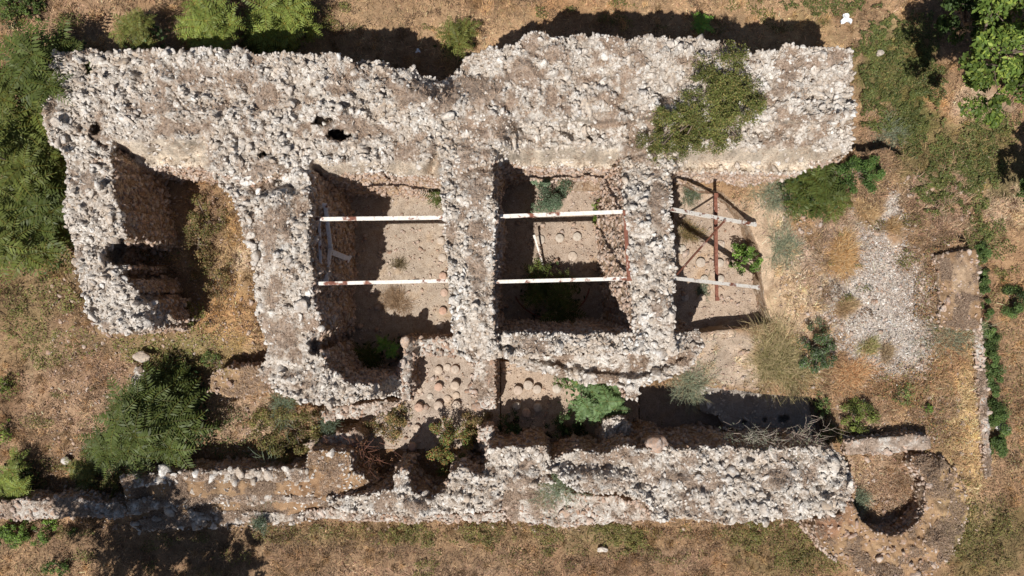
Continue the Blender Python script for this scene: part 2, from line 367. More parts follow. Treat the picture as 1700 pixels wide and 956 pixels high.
# ------------------------------------------------------------------ masonry walls
WALLS = []
MOSS = [(455, 480, 12, 40), (490, 590, 14, 16), (470, 350, 14, 30), (500, 640, 24, 8), (640, 120, 20, 8), (690, 840, 26, 7), (870, 770, 16, 10), (1030, 800, 30, 10), (1140, 100, 26, 10), (800, 150, 40, 26), (735, 165, 26, 30), (772, 272, 22, 44), (790, 430, 16, 70), (1090, 330, 12, 60), (430, 290, 36, 30), (445, 390, 15, 50), (475, 550, 20, 36), (690, 160, 36, 22), (920, 92, 24, 14), (1075, 190, 40, 14), (1345, 104, 40, 16),
        (560, 150, 26, 14), (620, 215, 40, 12), (850, 230, 40, 10), (980, 130, 30, 12), (1010, 205, 40, 10), (1160, 560, 20, 8), (1180, 800, 50, 18), (1090, 790, 40, 16), (1290, 790, 34, 20), (860, 800, 30, 12), (250, 180, 60, 12), (300, 215, 60, 12), (150, 300, 16, 40), (400, 130, 30, 14), (1290, 160, 20, 18), (1200, 140, 30, 16), (870, 110, 20, 16), (1090, 500, 14, 34)]
def moss_patch(px, py):
    w = np.zeros(np.shape(px)); n = .4 * fbm(px / 13, py / 13, 31, 3)
    for x, y, rx, ry in MOSS: w = np.maximum(w, sstep(0, .45, 1.05 - np.hypot((px - x) / rx, (py - y) / ry) + n))
    return w * .9
def wall(name, label, poly, zf, cat='wall', base=-.15, step=3.0, jag=4.5, batter=.04, rough=.10, dens=.75, big=.03, smat=M_STONE,
         topmat=M_CORE, facemat=M_FACE, rsize=.66, group=None, kind=None, stones=True, face_p=.3, grass=.12, seed=None, tint=None, cap=300, loose=0, smooth=None):
    """a mass of masonry: outline of its top in photo pixels, zf(px,py) = height of the top"""
    seed = seed if seed is not None else len(WALLS) * 3.7
    if not callable(zf): h_ = float(zf); zf = lambda px, py, h_=h_: np.full(np.shape(px), h_)
    B = resample(poly, step, jag, seed)
    xs = np.arange(min(p[0] for p in poly), max(p[0] for p in poly), step); ys = np.arange(min(p[1] for p in poly), max(p[1] for p in poly), step * .9)
    gx, gy = np.meshgrid(xs, ys); gx = gx + (np.arange(len(ys)) % 2)[:, None] * step * .5
    gx = gx.ravel() + RNG.uniform(-.25, .25, gx.size) * step; gy = gy.ravel() + RNG.uniform(-.25, .25, gy.size) * step
    Bp = [tuple(b) for b in B]; k = inside(Bp, gx, gy); gx, gy = gx[k], gy[k]; k = edge_dist(Bp, gx, gy) > step * .55; gx, gy = gx[k], gy[k]
    pts = [Vector(p) for p in Bp] + [Vector((a, b)) for a, b in zip(gx, gy)]
    r = delaunay_2d_cdt(pts, [], [list(range(len(Bp)))], 1, .01)
    A = np.array([v[:] for v in r[0]]); T = np.array([f for f in r[2] if len(f) == 3])
    def top(px, py, full=False):
        z = zf(px, py); x, y = P(px, py, z)
        q = rough / .15; mm = sstep(.02, -.22, fbm(px / 42, py / 42, seed + 3, 3) * .55 + fbm(px / 15, py / 15, seed + 5, 2) * .35 + (dens - .75) * .5 + .09); mm = np.maximum(mm, moss_patch(px, py))
        wx = x + .05 * noise(x * 7, y * 7, 3.3); wy = y + .05 * noise(x * 7, y * 7, 8.8)
        f1, f2, i1, ox, oy = cells(wx, wy, .19, seed); g1, g2, i2, ux, uy = cells(wx, wy, .085, seed + 3)
        r1 = (.075 * i1 + .10 * i1 * ox + .10 * np.sin(i1 * 40) * oy) * sstep(0, .12, f2 - f1) - .07 * sstep(.14, 0, f2 - f1)
        r2 = (.028 * i2 + .05 * np.sin(i2 * 50) * ux) - .03 * sstep(.2, 0, g2 - g1)
        dz = rough * (.9 * fbm(x * 2.1, y * 2.1, seed, 3) + .5 * np.abs(fbm(x * 5.5, y * 5.5, seed + 9, 3))) + q * (r1 + r2) * (1 - .75 * mm) * (1 - .3 * (smooth(px, py) if smooth is not None else 0))
        if full:
            k = .5 + .5 * i1; C = np.array([.48, .415, .35]) * (1 - k[:, None]) + np.array([.70, .66, .605]) * k[:, None]
            C = C * (1 + .16 * i2)[:, None]; cr = np.maximum(sstep(.16, .02, f2 - f1), .7 * sstep(.16, .02, g2 - g1))[:, None] * .55; C = C * (1 - cr) + np.array([.28, .20, .14]) * cr
            mo = (mm * .85)[:, None]; C = C * (1 - mo) + np.array([.30, .22, .165]) * (1 + .25 * i2)[:, None] * mo
            if smooth is not None: sm = (smooth(px, py) * .85)[:, None]; C = C * (1 - sm) + np.array([.64, .54, .425]) * (1 + .22 * i2 + .32 * fbm(x * 3, y * 8, 3, 3))[:, None] * sm
            return np.stack([x, y, z + dz], -1), C
        return np.stack([x, y, z + dz], -1)
    V, CC = top(A[:, 0], A[:, 1], True)
    a, b, c = A[T[:, 0]], A[T[:, 1]], A[T[:, 2]]; cr = (b[:, 0] - a[:, 0]) * (c[:, 1] - a[:, 1]) - (b[:, 1] - a[:, 1]) * (c[:, 0] - a[:, 0])
    T[cr > 0] = T[cr > 0][:, ::-1]                          # image y is down: counter-clockwise in world
    und = {}
    for t in T:
        for i in range(3): und[(t[i], t[(i + 1) % 3])] = 1
    nxt = {}
    for (i, j) in und:
        if (j, i) not in und: nxt[i] = j
    loops = []; seen = set()
    for s in list(nxt):
        if s in seen: continue
        L = []; q = s
        while q in nxt and q not in seen: seen.add(q); L.append(q); q = nxt[q]
        if len(L) > 4: loops.append(L)
    Vall = [V]; Fall = [T]; MI = [np.zeros(len(T), int)]; off = len(V); face_pts = []
    for L in loops:
        L = np.array(L); C = V[L]; d = np.roll(C[:, :2], -2, 0) - np.roll(C[:, :2], 2, 0)
        nrm = np.stack([d[:, 1], -d[:, 0]], -1); nrm = unit(nrm)
        for _ in range(3): nrm = unit(nrm + np.roll(nrm, 1, 0) + np.roll(nrm, -1, 0))
        H = np.max(C[:, 2]) - base; K = max(2, int(math.ceil(H / .12))); n = len(L)
        rows = [L]
        for k in range(1, K + 1):
            t = k / K; z = C[:, 2] + (base - C[:, 2]) * t; drop = C[:, 2] - z
            bt = batter(A[L][:, 0], A[L][:, 1]) if callable(batter) else batter
            x = C[:, 0]; y = C[:, 1]
            dsp = bt * drop + np.minimum(drop * 2, 1) * (.09 * fbm(x * 2.5, y * 2.5, z * 3 + seed, 3) + .05 * noise(x * 6, y * 6, z * 8))
            Vall.append(np.stack([x + nrm[:, 0] * dsp, y + nrm[:, 1] * dsp, z], -1)); rows.append(np.arange(off, off + n)); off += n
            vis = (-(x * nrm[:, 0] + y * nrm[:, 1]) > -.5) & (RNG.random(n) < face_p)
            if vis.any(): face_pts.append(Vall[-1][vis])
        for k in range(K):
            r0, r1 = rows[k], rows[k + 1]; a0, a1, b0, b1 = r0, np.roll(r0, -1), r1, np.roll(r1, -1)
            q = np.concatenate([np.stack([a0, b0, a1], -1), np.stack([a1, b0, b1], -1)]); Fall.append(q); MI.append(np.ones(len(q), int))
    ctr = PV(sum(p[0] for p in poly) / len(poly), sum(p[1] for p in poly) / len(poly), 0)
    VV = np.concatenate(Vall); FF = np.concatenate(Fall)
    colr = np.full((len(VV), 3), .4); colr[:len(CC)] = CC
    if tint is not None: colr = tint(*to_px(VV[:, 0], VV[:, 1], VV[:, 2]))
    WALLS.append((poly, top))
    if kind:
        o = link(name, mesh_np(name, VV, FF, mats=[topmat, facemat], mi=np.concatenate(MI), col=colr), kind=kind); root = o; pos0 = Vector((0, 0, 0))
    else:
        root = thing(name, label, cat, ctr, group); pos0 = ctr
        link('masonry_core', mesh_np('masonry_core', VV - np.array(ctr), FF, mats=[topmat, facemat], mi=np.concatenate(MI), col=colr), root)
    if not stones: return root, top
    # loose and set stones on the top
    sp = 7.0 * rsize; xs = np.arange(min(p[0] for p in poly), max(p[0] for p in poly), sp); ys = np.arange(min(p[1] for p in poly), max(p[1] for p in poly), sp)
    qx, qy = np.meshgrid(xs, ys); qx = qx.ravel() + RNG.uniform(-.5, .5, qx.size) * sp; qy = qy.ravel() + RNG.uniform(-.5, .5, qy.size) * sp
    k = inside(Bp, qx, qy); qx, qy = qx[k], qy[k]
    e = edge_dist(Bp, qx, qy); dn = fbm(qx / 42, qy / 42, seed + 3, 3) * .55 + fbm(qx / 15, qy / 15, seed + 5, 2) * .35
    pr = dens * .85 + .9 * dn + .2 * (e < 9) - .6 * moss_patch(qx, qy) - (.62 * smooth(qx, qy) if smooth is not None else 0); k = RNG.random(len(qx)) < pr; qx, qy, dn = qx[k], qy[k], dn[k]
    rad = RNG.lognormal(math.log(.062 * rsize), .40, len(qx)) * (1 + .25 * np.clip(dn, -1, 1)); bg = RNG.random(len(qx)) < big; rad[bg] *= RNG.uniform(1.6, 2.3, bg.sum()); rad = np.minimum(rad, .17)
    eb = resample(poly, 8 * rsize, jag, seed); er = RNG.uniform(.045, .10, len(eb)) * rsize
    kk = RNG.random(len(eb)) < dens + .15; eb, er = eb[kk], er[kk]
    pt = np.concatenate([top(qx, qy), top(eb[:, 0], eb[:, 1])]); rad = np.concatenate([rad, er]); pt[:, 2] += rad * RNG.uniform(-.55, .0, len(rad))
    order = np.argsort(-rad); bigi = order[:cap]; rest = order[cap:]
    mes = ROCK_ME[smat.name]; R = rotmats(len(bigi))
    for j, i in enumerate(bigi):
        o = bpy.data.objects.new('stone', mes[int(RNG.integers(len(mes)))]); COL.objects.link(o); o.parent = root
        s = rad[i]; m = Matrix([list(R[j][q]) + [0] for q in range(3)] + [[0, 0, 0, 1]]) @ Matrix.Diagonal((s * RNG.uniform(.9, 1.25), s, s, 1))
        m.translation = Vector(pt[i]) - pos0; o.matrix_basis = m
    if len(rest): link('small_stones', rocks_joined('small_stones', pt[rest] - np.array(pos0), rad[rest], smat), root, kind='stuff')
    if face_pts:
        fp = np.concatenate(face_pts); fr = RNG.uniform(.03, .085, len(fp))
        link('face_stones', rocks_joined('face_stones', fp - np.array(pos0), fr, M_PINK, ROCKS_LO), root, kind='stuff')
    # dry moss and grass in the hollows
    ng = int(len(gx) * grass * 8)
    if ng > 20:
        i = RNG.integers(0, len(gx), ng); x = gx[i] + RNG.uniform(-3, 3, ng); y = gy[i] + RNG.uniform(-3, 3, ng)
        w = -(fbm(x / 42, y / 42, seed + 3, 3) * .55 + fbm(x / 15, y / 15, seed + 5, 2) * .35) + .6 * moss_patch(x, y) > .06; x, y = x[w], y[w]
        if len(x):
            c = jcol((.38, .28, .20), len(x), .25, (.25, .17, .12), .45)
            link('dry_moss', blades_mesh('dry_moss', top(x, y) + [0, 0, .01] - np.array(pos0), RNG.uniform(.05, .11, len(x)), RNG.uniform(.006, .012, len(x)), c, .5), root, kind='stuff')
    return root, top

def dip(px, py, cx, cy, rx, ry, d):
    r = np.hypot((px - cx) / rx, (py - cy) / ry) + .25 * noise(px / 9, py / 9, cx); return d * sstep(1.15, .7, r)
# --- north wall
def north_room(px):
    room = np.zeros(np.shape(px))
    for a_, b_ in ((186, 345), (518, 730), (824, 1030), (1120, 1400)): room = np.maximum(room, sstep(a_ - 6, a_ + 10, px) * sstep(b_ + 6, b_ - 10, px))
    return room
def north_s2(px): return 243 + 4 * noise(px / 22, 3, 1) + 22 * sstep(735, 700, px) * sstep(500, 540, px) - 14 * sstep(420, 330, px)
def north_smooth(px, py):
    a = sstep(0, 9, py - north_s2(px) + 3 * noise(px / 7, py / 7, 3)) * north_room(px); b = .8 * sstep(4.5, 1.5, np.abs(py - 199 - 5 * noise(px / 40, 0, 1))) * sstep(850, 880, px) * sstep(.0, .3, .2 + noise(px / 30, 1, 1)); return np.maximum(a, b)
def z_north(px, py):
    e = 3.75 - .25 * sstep(700, 640, px) - .40 * sstep(420, 120, px)
    e = e - 1.0 * sstep(60, 0, np.hypot((px - 745) * .6, (py - 118))) - .5 * sstep(100, 40, np.abs(px - 690)) * sstep(150, 100, py)
    e = e + .25 * sstep(150, 80, py) * sstep(840, 900, px) + .18 * fbm(px / 55, py / 55, 2.2, 3)
    s1 = 196 + 6 * noise(px / 40, 0, 1) ; e = e - .75 * sstep(s1, s1 + 7, py) * sstep(830, 870, px) - .15 * sstep(185, 215, py)
    s2 = 243 + 4 * noise(px / 22, 3, 1) + 22 * sstep(735, 700, px) * sstep(500, 540, px) - 14 * sstep(420, 330, px)
    room = np.zeros(np.shape(px))
    for a_, b_ in ((186, 345), (518, 730), (824, 1030), (1120, 1400)): room = np.maximum(room, sstep(a_ - 6, a_ + 10, px) * sstep(b_ + 6, b_ - 10, px))
    e = e - 1.15 * sstep(s2, s2 + 34, py) * room
    e = e - dip(px, py, 564, 224, 20, 9, 1.5) - dip(px, py, 540, 200, 22, 9, .8) - dip(px, py, 163, 214, 8, 9, .4) - dip(px, py, 146, 115, 6, 9, .4) - dip(px, py, 435, 256, 9, 7, .6)
    e = e - dip(px, py, 640, 285, 7, 5, .5) - dip(px, py, 600, 104, 9, 8, .5)
    return e
NORTH = [(95, 88), (118, 90), (150, 82), (170, 92), (190, 84), (230, 80), (290, 88), (340, 81), (400, 83), (430, 90), (470, 91), (520, 92), (548, 90), (575, 96), (590, 104), (610, 101), (640, 103), (648, 118), (690, 116), (700, 126), (730, 132),
         (752, 124), (765, 108), (775, 97), (800, 88), (830, 80), (858, 75), (872, 58), (890, 53), (908, 56), (914, 62), (960, 60), (1000, 60), (1040, 66), (1075, 60), (1110, 66), (1140, 64), (1180, 68), (1225, 78), (1252, 88), (1290, 84),
         (1305, 72), (1330, 75), (1360, 80), (1400, 84), (1413, 95), (1410, 116), (1420, 120), (1413, 132), (1418, 160), (1421, 172), (1410, 184), (1413, 200), (1408, 215), (1414, 240), (1396, 262), (1360, 268), (1335, 283), (1300, 288), (1240, 290), (1180, 284), (1114, 282),
         (1060, 275), (1035, 276), (1000, 281), (950, 278), (880, 276), (820, 268), (780, 280), (738, 298), (700, 292), (620, 286), (560, 288), (512, 284), (480, 285), (420, 300), (385, 292), (330, 278), (270, 275), (215, 268), (182, 262), (120, 262), (90, 235), (78, 205), (72, 180), (92, 135)]
wall('north_wall', 'long thick ruined rubble wall across the top, an evergreen shrub growing on it', NORTH, z_north, rough=.17, dens=.80, big=.06, batter=lambda x, y: np.where(y > 240, .09, .02), face_p=.30, grass=.14, smooth=north_smooth, facemat=M_FACE_SUNLIT)
# --- west wall
def z_west(px, py):
    e = 2.95 - .25 * sstep(330, 470, py) + .12 * fbm(px / 40, py / 40, 6, 3)
    e = e - .7 * sstep(225, 285, px) * sstep(450, 480, py)
    e = e - dip(px, py, 200, 420, 26, 24, 1.5) - dip(px, py, 222, 452, 18, 16, .8) - dip(px, py, 250, 490, 20, 10, .4)
    return e
wall('west_wall', 'leaning west wall of pale rubble with a broken notch and a ragged low south end', [(72, 200), (130, 215), (180, 255), (184, 300), (192, 345), (204, 372), (210, 388), (206, 410), (208, 438), (214, 462), (222, 480), (238, 494), (256, 500), (262, 512), (282, 522), (290, 534), (270, 542), (240, 545), (180, 552), (165, 540), (148, 515), (140, 480), (122, 440), (118, 400), (110, 372), (105, 350), (110, 290), (100, 250)],
     z_west, rough=.15, dens=.95, big=.03, face_p=.4, grass=.06)
# --- wall between the west room and the first room, with its apse
def z_w3(px, py):
    return 3.42 + .45 * sstep(285, 360, py) * sstep(425, 470, px) - .25 * sstep(300, 480, py) * sstep(470, 400, px) - 1.05 * sstep(430, 620, py) + .13 * fbm(px / 35, py / 35, 3, 3) - 1.7 * sstep(610, 668, px) * sstep(560, 600, py) - dip(px, py, 524, 575, 10, 16, .8) - .35 * sstep(492, 478, px) * sstep(330, 300, py)
wall('room_divider_wall', 'broad crumbling wall west of the first beamed room, curving into a round apse', [(345, 250), (420, 262), (480, 275), (512, 290), (514, 330), (510, 400), (516, 450), (518, 500), (528, 535), (528, 560), (531, 580), (537, 600), (549, 617), (566, 630), (588, 638), (612, 640), (634, 636), (650, 628), (668, 630), (676, 645), (680, 660), (650, 656), (600, 664), (560, 672), (530, 668), (500, 664), (475, 655), (450, 640), (430, 622), (444, 600),
     (440, 560), (428, 520), (418, 480), (426, 430), (408, 400), (398, 355), (386, 330), (362, 308), (356, 275)], z_w3, rough=.15, dens=.68, big=.05, face_p=.4, grass=.2)
wall('apse_side_wall', 'low worn wall edge on the east side of the dark round apse', [(668, 562), (755, 560), (762, 588), (700, 590), (686, 590), (684, 612), (688, 640), (680, 662), (670, 660), (656, 628), (667, 608), (672, 588)],
     lambda x, y: 1.25 - .3 * sstep(600, 660, y) - .55 * sstep(672, 700, x), rough=.10, dens=.5, smat=M_PINK, rsize=.9)
# --- dividers 1|2 and 2|3
wall('partition_wall', 'ruined partition wall between the first and second beamed rooms', jag=2.8, group='partition walls between the beamed rooms', poly=[(735, 268), (800, 268), (806, 262), (818, 290), (816, 330), (824, 345), (820, 400), (818, 450), (816, 500), (820, 556), (832, 590), (790, 600), (762, 588), (752, 560), (748, 480), (740, 400), (736, 340), (732, 300)],
     zf=lambda x, y: 3.55 + .2 * sstep(280, 340, y) - .4 * sstep(530, 590, y) + .10 * fbm(x / 30, y / 30, 8, 2), rough=.14, dens=.72, big=.05, face_p=.4)
wall('partition_wall', 'ruined partition wall between the second and third beamed rooms', jag=2.8, group='partition walls between the beamed rooms', poly=[(1034, 266), (1112, 274), (1116, 300), (1110, 350), (1116, 390), (1120, 440), (1118, 500), (1116, 552), (1124, 582), (1060, 586), (1056, 550), (1048, 480), (1044, 420), (1036, 350), (1034, 300)],
     zf=lambda x, y: 2.92 + .58 * sstep(268, 350, y) - .15 * sstep(530, 590, y) + .10 * fbm(x / 30, y / 30, 8, 2), rough=.14, dens=.78, big=.05, batter=lambda x, y: np.where(x < 1075, .07, .02), face_p=.4)
wall('south_room_wall', 'short thick rubble wall closing the second beamed room on the south', [(822, 556), (900, 553), (980, 556), (1057, 554), (1116, 556), (1162, 548), (1166, 578), (1120, 584), (1000, 586), (900, 588), (832, 592)],
     lambda x, y: 3.35 - 1.0 * sstep(1116, 1140, x) + .1 * fbm(x / 30, y / 30, 8, 2), rough=.15, dens=.95, big=.06, face_p=.4)
def z_apron(px, py):
    s = inside([(870, 596), (1120, 590), (1145, 592), (1100, 618), (1050, 628), (980, 620), (905, 606)], px, py)
    return 2.45 - .2 * s + .05 * fbm(px / 20, py / 20, 2, 2)
wall('curved_apron_wall', 'curved wall ledge rimmed with white stones around brown earth, south of the second room', [(836, 592), (1000, 586), (1120, 584), (1166, 575), (1150, 602), (1112, 626), (1062, 640), (1056, 665), (1042, 660), (1038, 642), (1000, 636), (960, 634), (925, 622), (880, 616), (850, 600)], z_apron, rough=.07, dens=.5, big=.02, grass=.4, rsize=.9)
wall('hypocaust_partition', 'small low wall between the two brick pillar rooms', [(786, 598), (821, 598), (822, 640), (823, 680), (786, 682), (784, 640)], 1.0, rough=.06, dens=.6, smat=M_PINK, big=.05)
# --- south range
wall('south_wall', 'long pale rubble rampart along the south side, its east half', [(905, 778), (922, 760), (960, 744), (1000, 752), (1042, 740), (1060, 748), (1110, 746), (1150, 748), (1200, 742), (1260, 748), (1340, 740), (1392, 748), (1410, 790), (1416, 812), (1396, 845), (1350, 860), (1320, 866), (1290, 862), (1240, 868), (1180, 866), (1140, 860), (1085, 862), (1078, 834), (1048, 822), (1000, 818), (960, 816), (936, 800)],
     lambda x, y: 2.3 - .35 * sstep(1000, 920, x) + .18 * fbm(x / 45, y / 45, 7, 3) - .35 * sstep(792, 770, y) * sstep(1080, 1000, x) + .1 * sstep(760, 850, y), rough=.14, dens=.78, big=.06, face_p=.3, grass=.16)
wall('apse_wall', 'mid-height rubble wall wrapped around the small round niche in the south range', [(815, 748), (860, 742), (905, 740), (916, 772), (908, 786), (922, 800), (890, 802), (840, 812), (835, 826), (830, 848), (760, 852), (720, 856), (650, 852), (560, 846), (540, 828), (600, 824), (640, 815), (658, 812), (652, 790), (672, 780), (680, 800), (692, 818), (712, 828), (735, 820), (748, 800), (752, 782), (768, 775), (775, 782), (800, 786), (812, 765)],
     lambda x, y: 1.75 - .5 * sstep(660, 560, x) + .12 * fbm(x / 30, y / 30, 2, 3), rough=.13, dens=.72, big=.05, grass=.2)
wall('square_pier', 'stump of a square pier topped with dry grass, west end of the niche wall', [(511, 750), (540, 748), (579, 752), (584, 782), (620, 800), (655, 815), (600, 826), (540, 830), (512, 820)],
     lambda x, y: 1.35 - .45 * sstep(580, 640, x) - .3 * sstep(785, 820, y), rough=.09, dens=.38, smat=M_STONE, grass=.6, topmat=M_SOIL, tint=lambda a, b: regcol(a, b) * .98)
wall('wall_footing', 'low pinkish stepped footing under the middle of the south range', [(832, 812), (925, 802), (950, 818), (1080, 834), (1086, 862), (1020, 868), (930, 872), (850, 868), (834, 850)],
     lambda x, y: .95 + .08 * fbm(x / 30, y / 30, 2, 3), rough=.07, dens=.5, smat=M_PINK, grass=.3)
wall('wall_footing', 'narrow stone course along the foot of the niche wall', [(505, 848), (560, 844), (720, 854), (834, 850), (840, 866), (700, 866), (560, 862), (508, 860)], .62, rough=.06, dens=.5, smat=M_PINK, grass=.3)
wall('grassy_terrace', 'grass-grown stepped terrace with buried stone rows left of the square pier', [(200, 792), (300, 784), (400, 782), (516, 782), (545, 800), (545, 850), (508, 868), (400, 872), (320, 878), (232, 884), (210, 850)], lambda x, y: .95 - .55 * sstep(798, 866, y + 9 * noise(x / 30, y / 30, 5)) + .1 * fbm(x / 22, y / 22, 4, 2), rough=.05, dens=.12, grass=1.6, topmat=M_SOIL, tint=lambda a, b: regcol(a, b) * .98)
wall('stone_course', 'northern row of squared stones in the grassy terraces left of the pier', [(205, 792), (300, 783), (400, 780), (511, 780), (511, 798), (400, 796), (300, 798), (206, 808)], 1.02, group='stone rows in the grassy terraces', rough=.06, dens=.34, grass=.5, big=.25, rsize=1.15)
wall('stone_course', 'middle row of stones in the grassy terraces left of the pier', [(212, 832), (270, 820), (400, 818), (540, 824), (540, 836), (400, 834), (290, 840), (214, 852)], .75, group='stone rows in the grassy terraces', rough=.06, dens=.22, grass=.5, big=.15)
wall('stone_course', 'southern row of stones in the grassy terraces left of the pier', [(230, 862), (300, 848), (400, 850), (505, 852), (505, 866), (400, 868), (320, 874), (236, 880)], .5, group='stone rows in the grassy terraces', rough=.06, dens=.25, grass=.5, big=.1)
wall('boundary_wall', 'narrow low wall running off the left edge of the picture', [(-60, 836), (60, 830), (110, 826), (170, 834), (205, 842), (204, 858), (150, 856), (60, 862), (-60, 860)], .8, rough=.06, dens=.6, smat=M_PINK, grass=.2)
wall('low_wall', 'short low wall stump running west from the apse, brown grass on top', [(352, 620), (380, 612), (445, 608), (432, 628), (452, 645), (420, 656), (380, 658), (345, 650)], .85, rough=.07, dens=.42, smat=M_PINK, grass=.5, topmat=M_SOIL, tint=lambda a, b: regcol(a, b) * .98)
wall('low_wall', 'small corner of low wall beside the big dark green sumac-like bush', [(221, 612), (234, 606), (240, 632), (262, 620), (282, 612), (300, 640), (285, 655), (240, 652), (232, 672), (222, 668)], .45, rough=.08, dens=.5)
wall('low_wall', 'pinkish low wall ledge just south of the round apse', [(534, 684), (560, 676), (600, 672), (640, 664), (660, 668), (640, 680), (598, 694), (540, 700)], 1.1, rough=.08, dens=.5, smat=M_PINK)
wall('low_wall', 'low curved kerb in the shade north of the square pier', [(505, 738), (540, 722), (590, 712), (600, 722), (596, 742), (560, 746), (520, 748)], .75, rough=.06, dens=.3, smat=M_PINK)
wall('low_wall', 'knobbly stone stump in the shade under the large leafy plant', [(1004, 696), (1030, 690), (1044, 705), (1042, 738), (1010, 742), (1002, 720)], 1.0, rough=.1, dens=.9, big=.3)
wall('low_wall', 'small rough stump beside the brick pillar room and the niche', [(796, 712), (815, 708), (822, 730), (818, 752), (800, 748)], .9, rough=.1, dens=.6, smat=M_PINK)
wall('low_wall', 'short course of two flat pale blocks rows north of the round tower', [(1404, 734), (1440, 728), (1520, 722), (1546, 726), (1546, 744), (1500, 750), (1406, 756)], lambda x, y: 1.12 - .14 * sstep(738, 741, y), base=.4, rough=.03, dens=.15, smat=M_PINK, grass=.1, jag=2)
wall('platform_edge', 'narrow worn stone ledge along the east edge of the platform', [(1618, 550), (1630, 548), (1636, 620), (1642, 700), (1646, 790), (1636, 794), (1628, 700), (1622, 620)], .80, base=-.1, rough=.04, dens=.3, smat=M_PINK, jag=2.5, grass=.8)
wall('low_wall', 'flat square corner of masonry at the east edge of the platform', [(1556, 424), (1590, 418), (1618, 414), (1624, 440), (1626, 500), (1628, 545), (1600, 548), (1562, 540), (1560, 480)], .90, base=.4, rough=.05, dens=.14, smat=M_PINK, grass=1.2, jag=2.5, topmat=M_SOIL, tint=lambda a, b: regcol(a, b) * .985)
ring = [(1352, 862), (1400, 848), (1410, 818), (1416, 800)] + [(1480 + 60 * math.cos(math.radians(d)), 824 + 65 * math.sin(math.radians(d))) for d in range(196, -62, -11)] + [(1516, 756), (1548, 752), (1578, 772), (1600, 800), (1604, 850), (1590, 900), (1572, 930), (1545, 952), (1505, 968), (1460, 962), (1420, 946), (1380, 925), (1356, 895)]
wall('round_tower_base', 'worn round tower base with a hollow centre at the lower right corner', ring, lambda x, y: 1.1 + .12 * fbm(x / 30, y / 30, 2, 3) - .2 * sstep(800, 740, y) - .3 * sstep(1560, 1600, x) + .12 * sstep(86, 68, np.hypot(x - 1480, y - 824)), rough=.08, dens=.34, smat=M_PINK, grass=.7, big=.04, topmat=M_SOIL, tint=lambda a, b: regcol(a, b) * .98)
# --- the raised east platform
def terr_tint(px, py): return regcol(px, py)
_t = wall('platform', '', TERR, lambda px, py: TZ + 0 * px, base=-.15, rough=.0, jag=2.5, kind='structure', stones=False, step=5.2, topmat=M_SOIL, facemat=M_FACE, tint=lambda a, b: regcol(a, b))
_me = _t[0].data; _n = len(_me.vertices); _c = np.empty(_n * 3, np.float32); _me.vertices.foreach_get('co', _c); _c = _c.reshape(-1, 3)
_top = _c[:, 2] > TZ - .02; _c[_top, 2] += terr_noise(_c[_top, 0], _c[_top, 1]); _me.vertices.foreach_set('co', _c.ravel()); _me.update()
print('walls', time.time() - T0)

# --- floors of the rooms
def floor(name, poly, z, colr, rough=.012, colfn=None):
    B = resample(poly, 6); xs = np.arange(min(p[0] for p in poly), max(p[0] for p in poly), 6); ys = np.arange(min(p[1] for p in poly), max(p[1] for p in poly), 6)
    gx, gy = [a.ravel() for a in np.meshgrid(xs, ys)]; Bp = [tuple(b) for b in B]; k = inside(Bp, gx, gy); gx, gy = gx[k], gy[k]; k = edge_dist(Bp, gx, gy) > 3; gx, gy = gx[k], gy[k]
    r = delaunay_2d_cdt([Vector(p) for p in Bp] + [Vector((a, b)) for a, b in zip(gx, gy)], [], [list(range(len(Bp)))], 1, .01)
    A = np.array([v[:] for v in r[0]]); T = np.array(r[2])
    a, b, c = A[T[:, 0]], A[T[:, 1]], A[T[:, 2]]; cr = (b[:, 0] - a[:, 0]) * (c[:, 1] - a[:, 1]) - (b[:, 1] - a[:, 1]) * (c[:, 0] - a[:, 0]); T[cr > 0] = T[cr > 0][:, ::-1]
    x, y = P(A[:, 0], A[:, 1], z); V = np.stack([x, y, z + rough * fbm(x * 2, y * 2, 4, 3)], -1)
    n = fbm(A[:, 0] / 30, A[:, 1] / 30, 6, 3)[:, None]; n = n + .6 * fbm(A[:, 0] / 9, A[:, 1] / 9, 3, 3)[:, None]; C = np.array(colr) * (1 + .16 * n) ; C = C * (1 - .35 * np.clip(n - .3, 0, 1) * np.array([.3, .6, 1]))
    link(name, mesh_np(name, V, T, M_FLOOR, C, True), kind='structure')
floor('room_floor', [(525, 300), (745, 296), (765, 560), (692, 562), (692, 600), (668, 650), (580, 650), (540, 600), (530, 560)], .03, (.40, .33, .26))
floor('room_floor', [(820, 292), (1010, 292), (1030, 545), (820, 550)], .03, (.41, .325, .255))
floor('room_floor', [(1070, 300), (1290, 292), (1290, 545), (1070, 550)], .03, (.44, .345, .265))
floor('room_floor', [(694, 575), (830, 575), (830, 745), (600, 745), (600, 655), (672, 652)], .034, (.42, .345, .28))
floor('room_floor', [(832, 600), (1060, 610), (1060, 745), (832, 745)], .035, (.44, .345, .265))
floor('corridor_floor', [(1062, 640), (1400, 640), (1400, 745), (1062, 745)], .03, (.27, .225, .19))  # shade put into the colour: floor darkened to deepen the corridor shadow
floor('tower_floor', [(1408, 758), (1545, 752), (1548, 860), (1500, 895), (1440, 892), (1412, 840)], .52, (.42, .31, .22), .03)
